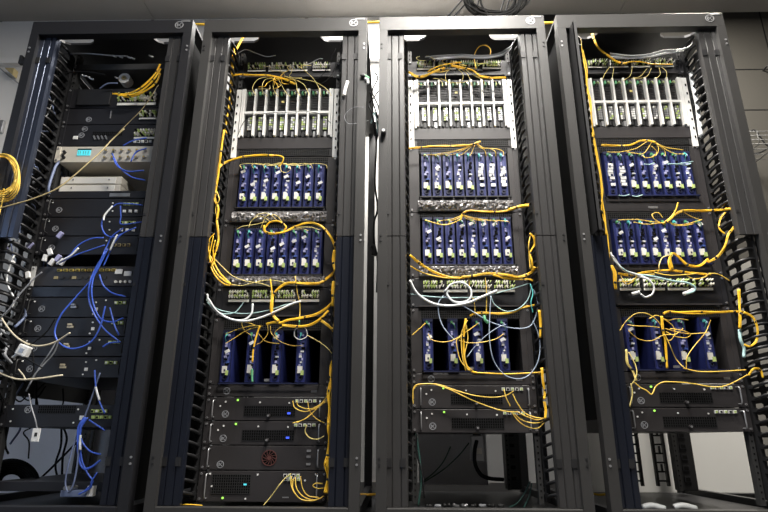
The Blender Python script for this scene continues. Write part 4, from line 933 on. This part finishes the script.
for n in range(6):
    rx, rz = 52+n*3.2, 66+n*5; cx0, cz0 = 4+n*1.2, 168+n*3
    pts = []
    for k in range(17):
        a = 2*PI*k/16+n*.5; pts.append((cx0+rx*math.cos(a)+3*math.sin(3*a+n), cz0+rz*math.sin(a), -.02+.02*math.cos(a+n)))
    cable('N', pts, .0032, 'yellow_thin', 'turn of the thin yellow cable coil at the left edge of the photo', group='turns of the yellow coil at the left edge', wob=.003, per=4)
cable('N', [(15, 225), (12, 260), (2, 300), (-10, 340)], .0032, 'yellow_thin', 'tail hanging from the yellow coil at the left edge', Y=-.01, wob=.002)
Bl = 'blue_cable'
for pp, lab in (([(432, 108), (450, 140), (490, 158), (550, 155)], 'short blue cable hanging in front of the beige instrument, nearer the middle'),
                ([(428, 90), (455, 140), (500, 178), (555, 192)], 'longer blue cable hanging below the beige instrument to the right'),
                ([(500, 120), (520, 85), (560, 70)], 'blue cable rising at the right of the beige instrument'),
                ([(470, 60), (510, 40), (560, 30)], 'blue cable crossing right just above the beige instrument'),
                ([(545, 287), (490, 282), (445, 284), (405, 320), (388, 360), (402, 398), (435, 408), (470, 395)], 'blue cable loop left of the green sockets under the pale boxes'),
                ([(460, 290), (462, 330), (465, 360), (550, 350)], 'upright blue cable between the two upper switch sockets, leftmost rack'),
                ([(470, 375), (430, 405), (410, 440), (390, 485), (380, 520)], 'left of two blue cables falling from the middle switch, leftmost rack'),
                ([(520, 372), (470, 395), (440, 425), (420, 465), (395, 520)], 'right of two blue cables falling from the middle switch, leftmost rack'),
                ([(395, 412), (350, 415), (300, 440), (265, 480), (220, 505)], 'upper blue cable arching left across the lowest of three switches'),
                ([(400, 440), (340, 460), (290, 478), (225, 508)], 'lower blue cable slanting left across the lowest of three switches')):
    cable('N', pp, .0030, Bl, lab, name='network_cable', Y=.085)
for pp, m, lab in (([(448, 400), (435, 425), (420, 460)], 'white_cable', 'white sleeved piece on the blue cables falling from the middle switch'),
                ([(430, 290), (400, 325), (396, 345)], 'white_cable', 'white sleeved piece on the blue loop under the pale boxes'),
                ([(300, 450), (268, 482), (232, 500), (215, 512)], 'white_cable', 'white cable end at the left above the gold-ported router')):
    cable('N', pp, .0038, m, lab, name='cable_sleeve', Y=.078)
for pp, lab in (([(412, -5), (385, 50), (350, 112), (290, 180), (235, 245), (210, 305), (222, 350), (265, 376), (315, 370), (358, 340), (385, 285), (402, 215)], 'large blue cable loop over the black servers of the leftmost rack'),
                ([(405, 5), (365, 70), (342, 130), (340, 190), (360, 245), (395, 298), (430, 330), (455, 348)], 'blue cable running down right inside the large loop, leftmost rack'),
                ([(398, 10), (362, 90), (350, 150), (358, 210), (385, 262), (430, 275), (470, 260)], 'blue cable bending right below the blue-black panel, leftmost rack'),
                ([(380, 95), (395, 135), (430, 165), (480, 178)], 'blue cable curving right below the gold-ported router, leftmost rack'),
                ([(420, 220), (430, 260), (440, 295), (455, 325)], 'short blue cable between the upper two server sockets, leftmost rack'),
                ([(392, 370), (420, 355), (460, 352)], 'short blue cable at the third black server sockets, leftmost rack')):
    cable('O', pp, .0034, Bl, lab, name='network_cable', Y=.08)
for pp, lab in (([(362, -30), (366, 30), (378, 85), (400, 135)], 'blue cable with white marker falling above the lone switch, leftmost rack'),
                ([(382, -20), (352, 70), (325, 145), (290, 230), (262, 330), (250, 400), (262, 436), (282, 400), (295, 330), (302, 240)], 'narrow long slate-blue loop in the open bay, leftmost rack'),
                ([(322, 150), (300, 190), (298, 250), (302, 310), (320, 345), (350, 340), (382, 315)], 'thick blue cable bowing right near the bottom of the leftmost rack'),
                ([(335, 150), (306, 200), (315, 245), (345, 280), (385, 292)], 'blue cable bowing right in the middle of the open bay, leftmost rack'),
                ([(318, 160), (305, 230), (312, 310), (335, 365), (355, 395), (325, 430), (300, 445)], 'blue cable falling to the base at right, leftmost rack'),
                ([(340, 160), (370, 180), (400, 200)], 'short blue cable right of the lone switch sockets, leftmost rack'),
                ([(330, 152), (310, 175), (304, 215), (308, 260)], 'short thick blue cable under the lone switch, leftmost rack'),
                ([(372, 360), (350, 395), (345, 420), (310, 440)], 'lowest blue cable crossing near the base, leftmost rack')):
    cable('Q', pp, .0045 if 'thick' in lab else .0032, 'slate_cable' if 'slate' in lab else Bl, lab, name='network_cable', Y=.085)
cable('Q', [(366, 35), (372, 60), (380, 85)], .0045, 'white_cable', 'white marker sleeve on the blue cable above the lone switch', name='cable_sleeve', Y=.078)
cable('Q', [(308, 218), (306, 245), (307, 275)], .0042, 'white_cable', 'white marker sleeve on the blue cables in the open bay, leftmost rack', name='cable_sleeve', Y=.078)
r = thing('media_converter', 'small pale blue box with a white label at the bottom of the leftmost rack', 'network box', at(73, 497, .10))
MB().box(-.05, 0, 0, .05, .08, .022).build('casing', ['slate_cable'], r, bevel=.002); MB().box(.050, -.004, .003, .072, .02, .038).build('label', ['white'], r)
for x in (-.02, -.035): MB().disk_y(x, .03, .007, -.002, .05, 0, 12).build('plug', ['zinc'], r)
# grey-beige leads and the white adaptor
cable('O', [(-40, 190), (0, 250), (25, 290), (62, 332), (110, 360), (160, 366), (215, 350), (268, 316)], .0036, 'beige_cable', 'upper beige cable sagging across to the second black server, '+S, name='network_cable', Y=.06)
cable('O', [(-40, 450), (10, 475), (70, 494), (150, 491), (240, 478)], .0036, 'beige_cable', 'lower beige cable running across to the lowest black server, '+S, name='network_cable', Y=.06)
cable('O', [(-10, 270), (35, 225), (75, 170), (130, 110), (160, 85)], .0030, 'grey_cable', 'grey cable rising right towards the gold-ported router, '+S, name='network_cable', Y=.06)
cable('O', [(225, 345), (205, 395), (165, 440), (130, 480), (100, 540)], .0030, 'grey_cable', 'right of two grey cables slanting below the large blue loop', name='network_cable', Y=.07)
cable('O', [(215, 350), (185, 400), (150, 450), (110, 520)], .0026, 'grey_cable', 'left of two grey cables slanting below the large blue loop', name='network_cable', Y=.07)
cable('O', [(212, 260), (180, 310), (140, 345), (105, 372)], .0026, 'black_cable', 'thin black cable leading to the white adaptor, '+S, name='network_cable', Y=.06)
r = thing('cable_adapter', 'small white square adaptor hanging on cables at the left of the '+S, 'adapter', at(24, 250+385/3.82, .05))
MB().cbox((0, 0, 0), (.044, .03, .042), 0, Matrix.Rotation(.35, 3, 'Y')).build('casing', ['white'], r, bevel=.004)
MB().cbox((0, -.016, 0), (.018, .002, .016), 0, Matrix.Rotation(.35, 3, 'Y')).build('socket', ['zinc'], r)
cable('O', [(72, 395), (60, 402), (48, 410)], .005, 'white_cable', 'white plug left of the white adaptor', name='plug', cat='plug', Y=.05)
for n, pp in enumerate([[(120, 365), (128, 420), (125, 470), (100, 500)], [(0, 340), (40, 380), (110, 420), (160, 450)], [(70, 455), (90, 480), (100, 500)], [(-5, 420), (30, 470), (60, 520)]]):
    cable('O', pp, .0028, 'black_cable' if n != 2 else 'beige_cable', ['upright black', 'slanting black', 'short beige', 'outermost black'][n]+' cable below the white adaptor, '+S, name='network_cable', Y=.06)
cable('Q', [(110, 60), (120, 110), (135, 160), (142, 195)], .0024, 'grey_cable', 'thin grey cord carrying the white tag in the open bay, '+S, name='network_cable', Y=.10)
o = thing('tag', 'white tag hanging on a cord below the lone switch of the '+S, 'tag', at(138/3.82, 378+215/3.82, .10))
MB().box(-.014, -.003, -.026, .014, .003, .022).build('card', ['white'], o); MB().box(-.004, -.004, -.008, .006, -.003, .006).build('mark', ['rail'], o)
for n, pp in enumerate([[(30, 20), (45, 60), (75, 90), (110, 60), (140, 30)], [(60, 5), (70, 50), (110, 85), (150, 40), (180, 10)], [(95, 0), (110, 60), (140, 75), (175, 30)], [(135, 0), (138, 60), (145, 110)], [(240, 40), (242, 90), (235, 110)]]):
    cable('Q', pp, .0035, 'black_cable', ['leftmost drooping', 'wide drooping', 'narrow drooping', 'upright', 'far right upright'][n]+' black cable in the small opening above the lone switch', name='power_cable', Y=.5, wob=.02)
for n, pp in enumerate([[(235, 180), (232, 260), (212, 330), (222, 392)], [(300, 240), (240, 300), (190, 350), (150, 388)], [(238, 180), (255, 230), (240, 300), (236, 390)]]):
    cable('Q', pp, .005, 'black_cable', ['left upright', 'slanting', 'right upright'][n]+' black cable behind the open bay of the '+S, name='power_cable', Y=.7, wob=.02)
for n in range(7):
    pts = []
    for k in range(13):
        a = PI*k/12*1.15-.25; R1 = 100-n*9
        pts.append((45+R1*math.cos(a), 400-(R1*.85)*math.sin(a), .35+.02*n))
    cable('Q', pts, .008, 'black_cable', 'turn of the heavy black cable coil at the bottom left corner', name='power_cable', group='turns of the heavy black coil in the leftmost rack', wob=.006, per=3)
# messy cabling in the left bay of the leftmost rack
q = random.Random(77)
for n in range(44):
    z = .40+n*.037; x = q.uniform(.02, .13); pts = [(x, q.uniform(.10, .35), z)]
    for k in range(4): pts.append((min(max(pts[-1][0]+q.uniform(-.05, .05), -.01), .15), min(max(pts[-1][1]+q.uniform(-.05, .05), .08), .4), pts[-1][2]-q.uniform(.03, .10)))
    sp = spline(pts, 6); o = sp[0].copy()
    ob = MB().tube([v-o for v in sp], q.choice((.003, .004, .006)), 0, 6).build('network_cable', [q.choice(['black_cable', 'grey_cable', 'black_cable', 'slate_cable', 'white_cable'])], None, o)
    tag(ob, 'loose tangled cable among the fingers at the left side of the '+S, 'cable', 'tangled cables at the left side of the leftmost rack')
for n, (x, y) in enumerate([(30, 245), (45, 258), (52, 262), (58, 258), (62, 262), (50, 252), (5, 250), (12, 262), (28, 275), (60, 235)]):
    w = at(x, y, .13); ob = MB().cbox((0, 0, 0), (.018, .012, .03), 0, Matrix.Rotation(q.uniform(-.6, .6), 3, 'Y')).build('plug', ['white' if n % 3 else 'lavender'], None, w, bevel=.002)
    tag(ob, 'small pale plug among the tangled cables left of the gold-ported router', 'plug', 'pale plugs left of the gold-ported router')
# black coil and cables hanging over the third rack
for n in range(17):
    pts = []; q = random.Random(n); cx0 = 496+q.uniform(-5, 5); RX = q.uniform(20, 30); RY = q.uniform(16, 30)
    for k in range(17):
        a = 2*PI*k/16+n; w = at(cx0+RX*math.cos(a), -2+RY*.8*math.sin(a), .62+.05*math.sin(a+n)); pts.append(w)
    sp = spline(pts, 3); o = sp[0].copy()
    tag(MB().tube([v-o for v in sp], .0062, 0, 6).build('power_cable', ['matte_black'], None, o), 'turn of the black cable coil hanging above the third rack', 'cable', 'turns of the coil above the third rack')
for n, (x0, y0, x1, y1) in enumerate(((463, -4, 446, 18), (470, -4, 452, 18), (506, -12, 498, 20), (511, -12, 503, 20), (480, -12, 474, 20))):
    a, e = at(x0, y0, .62), at(x1, y1, .62); d = e-a; a2 = a-d*1.2
    tag(MB().tube(spline([Vector((0, 0, 0)), (e-a2)*.5+Vector((.01, .01, 0)), e-a2], 6), .0048, 0, 7).build('power_cable', ['black_cable'], None, a2),
        ['first', 'second', 'fourth', 'fifth', 'third'][n]+' from the left of the black cables rising above the third rack', 'cable')

# wall things beside the racks
r = thing('cable_bracket', 'small dark bracket sticking out at the upper left of the leftmost rack', 'bracket', (0, .01, 1.96))
MB().box(-.035, 0, -.012, 0, .02, .012).box(-.035, 0, .008, -.022, .02, .032).build('arm', ['black'], r, bevel=.002)
w = at(15, 73, YW)
r = thing('wall_bracket', 'brown wedge-shaped wall bracket left of the leftmost rack', 'bracket', w)
MB().prism_y([(-.05, .012), (.025, .010), (.025, -.055)], -.05, 0).build('wedge', ['tan'], r, bevel=.003)
a, e = at(-20, 48, YW-.015), at(30, 92, YW-.015)
tag(MB().tube(spline([Vector((0, 0, 0)), (e-a)*.5+Vector((0, 0, -.02)), e-a], 6), .005, 0, 6).build('wall_cable', ['grey_cable'], None, a), 'grey cable slanting down the wall left of the leftmost rack', 'cable')
r = thing('wall_socket', 'small grey socket box on the wall at the left edge', 'socket', at(-1, 128, YW))
MB().box(-.045, -.03, -.05, .045, 0, .05).build('box', ['zinc'], r, bevel=.004)
MB().disk_y(0, 0, .018, -.032, -.03, 0, 14).build('outlet', ['white'], r)
for x0, x1, h, lab, cm in ((2.70, 3.60, 1.75, 'tall pale cabinet added behind the rightmost rack to brighten its bottom bay', 'white'), (3.62, 4.20, 1.35, 'lower grey cabinet added behind the rightmost rack to brighten the side slots', 'rear_dim')):  # added cabinets, paler than the wall, brighten the bay and side slots
    r = thing('added_cabinet', lab, 'cabinet', (x0, 1.12, 0))
    MB().box(0, .01, .06, x1-x0, .28, h).build('body', [cm], r, bevel=.004)
    MB().box(.004, -.008, .065, x1-x0-.004, .009, h-.005).build('door', [cm], r, bevel=.003)
    MB().box(.03, .03, 0, x1-x0-.03, .26, .06).build('plinth', ['rail'], r)
# wire tray at the right
w = at(752, 150, 1.2)
r = thing('wire_tray', 'thin wire cable tray on the dim wall right of the rightmost rack', 'cable tray', (w.x, 1.12, w.z))
b = MB()
for k in range(4): b.tube([(-.25, .07*k, 0), (1.0, .07*k, 0)], .003, 0, 5)
for k in range(3): b.tube([(-.25, 0, .03*k+.03), (1.0, 0, .03*k+.03)], .003, 0, 5)
for k in range(11): b.tube([(-.25+k*.125, 0, .09), (-.25+k*.125, 0, 0), (-.25+k*.125, .28, 0)], .003, 0, 5)
b.build('wire_mesh', ['rail'], r)
for n, pp in enumerate([[(-.1, .1, .01), (.05, .1, .16), (.14, .12, .05), (.3, .1, .01)], [(-.05, .15, .01), (.1, .15, .02), (.3, .14, .12), (.5, .15, .01)]]):
    a = Vector((w.x, 1.12, w.z))
    tag(MB().tube(spline(pp, 6), .005, 0, 6).build('power_cable', ['black_cable'], None, a), ['looping', 'flatter'][n]+' black cable lying in the wire tray at the right', 'cable')
o = thing('wall_hook', 'small dark hook on the wall near the right edge', 'hook', at(764, 74, YW))
MB().tube(spline([(0, 0, .03), (0, -.05, .03), (.02, -.06, 0), (.03, -.05, -.03)], 5), .006, 0, 6).build('hook_body', ['black'], o)

# ------------------------------------------------------------------ world and view
wd = bpy.data.worlds.new('world'); SC.world = wd; wd.use_nodes = True
wd.node_tree.nodes['Background'].inputs[0].default_value = (.5, .6, .8, 1); wd.node_tree.nodes['Background'].inputs[1].default_value = .02
SC.view_settings.view_transform = 'Standard'; SC.view_settings.look = 'None'; SC.view_settings.gamma = 1
SC.view_settings.use_curve_mapping = False
SC.view_settings.exposure = 0.0
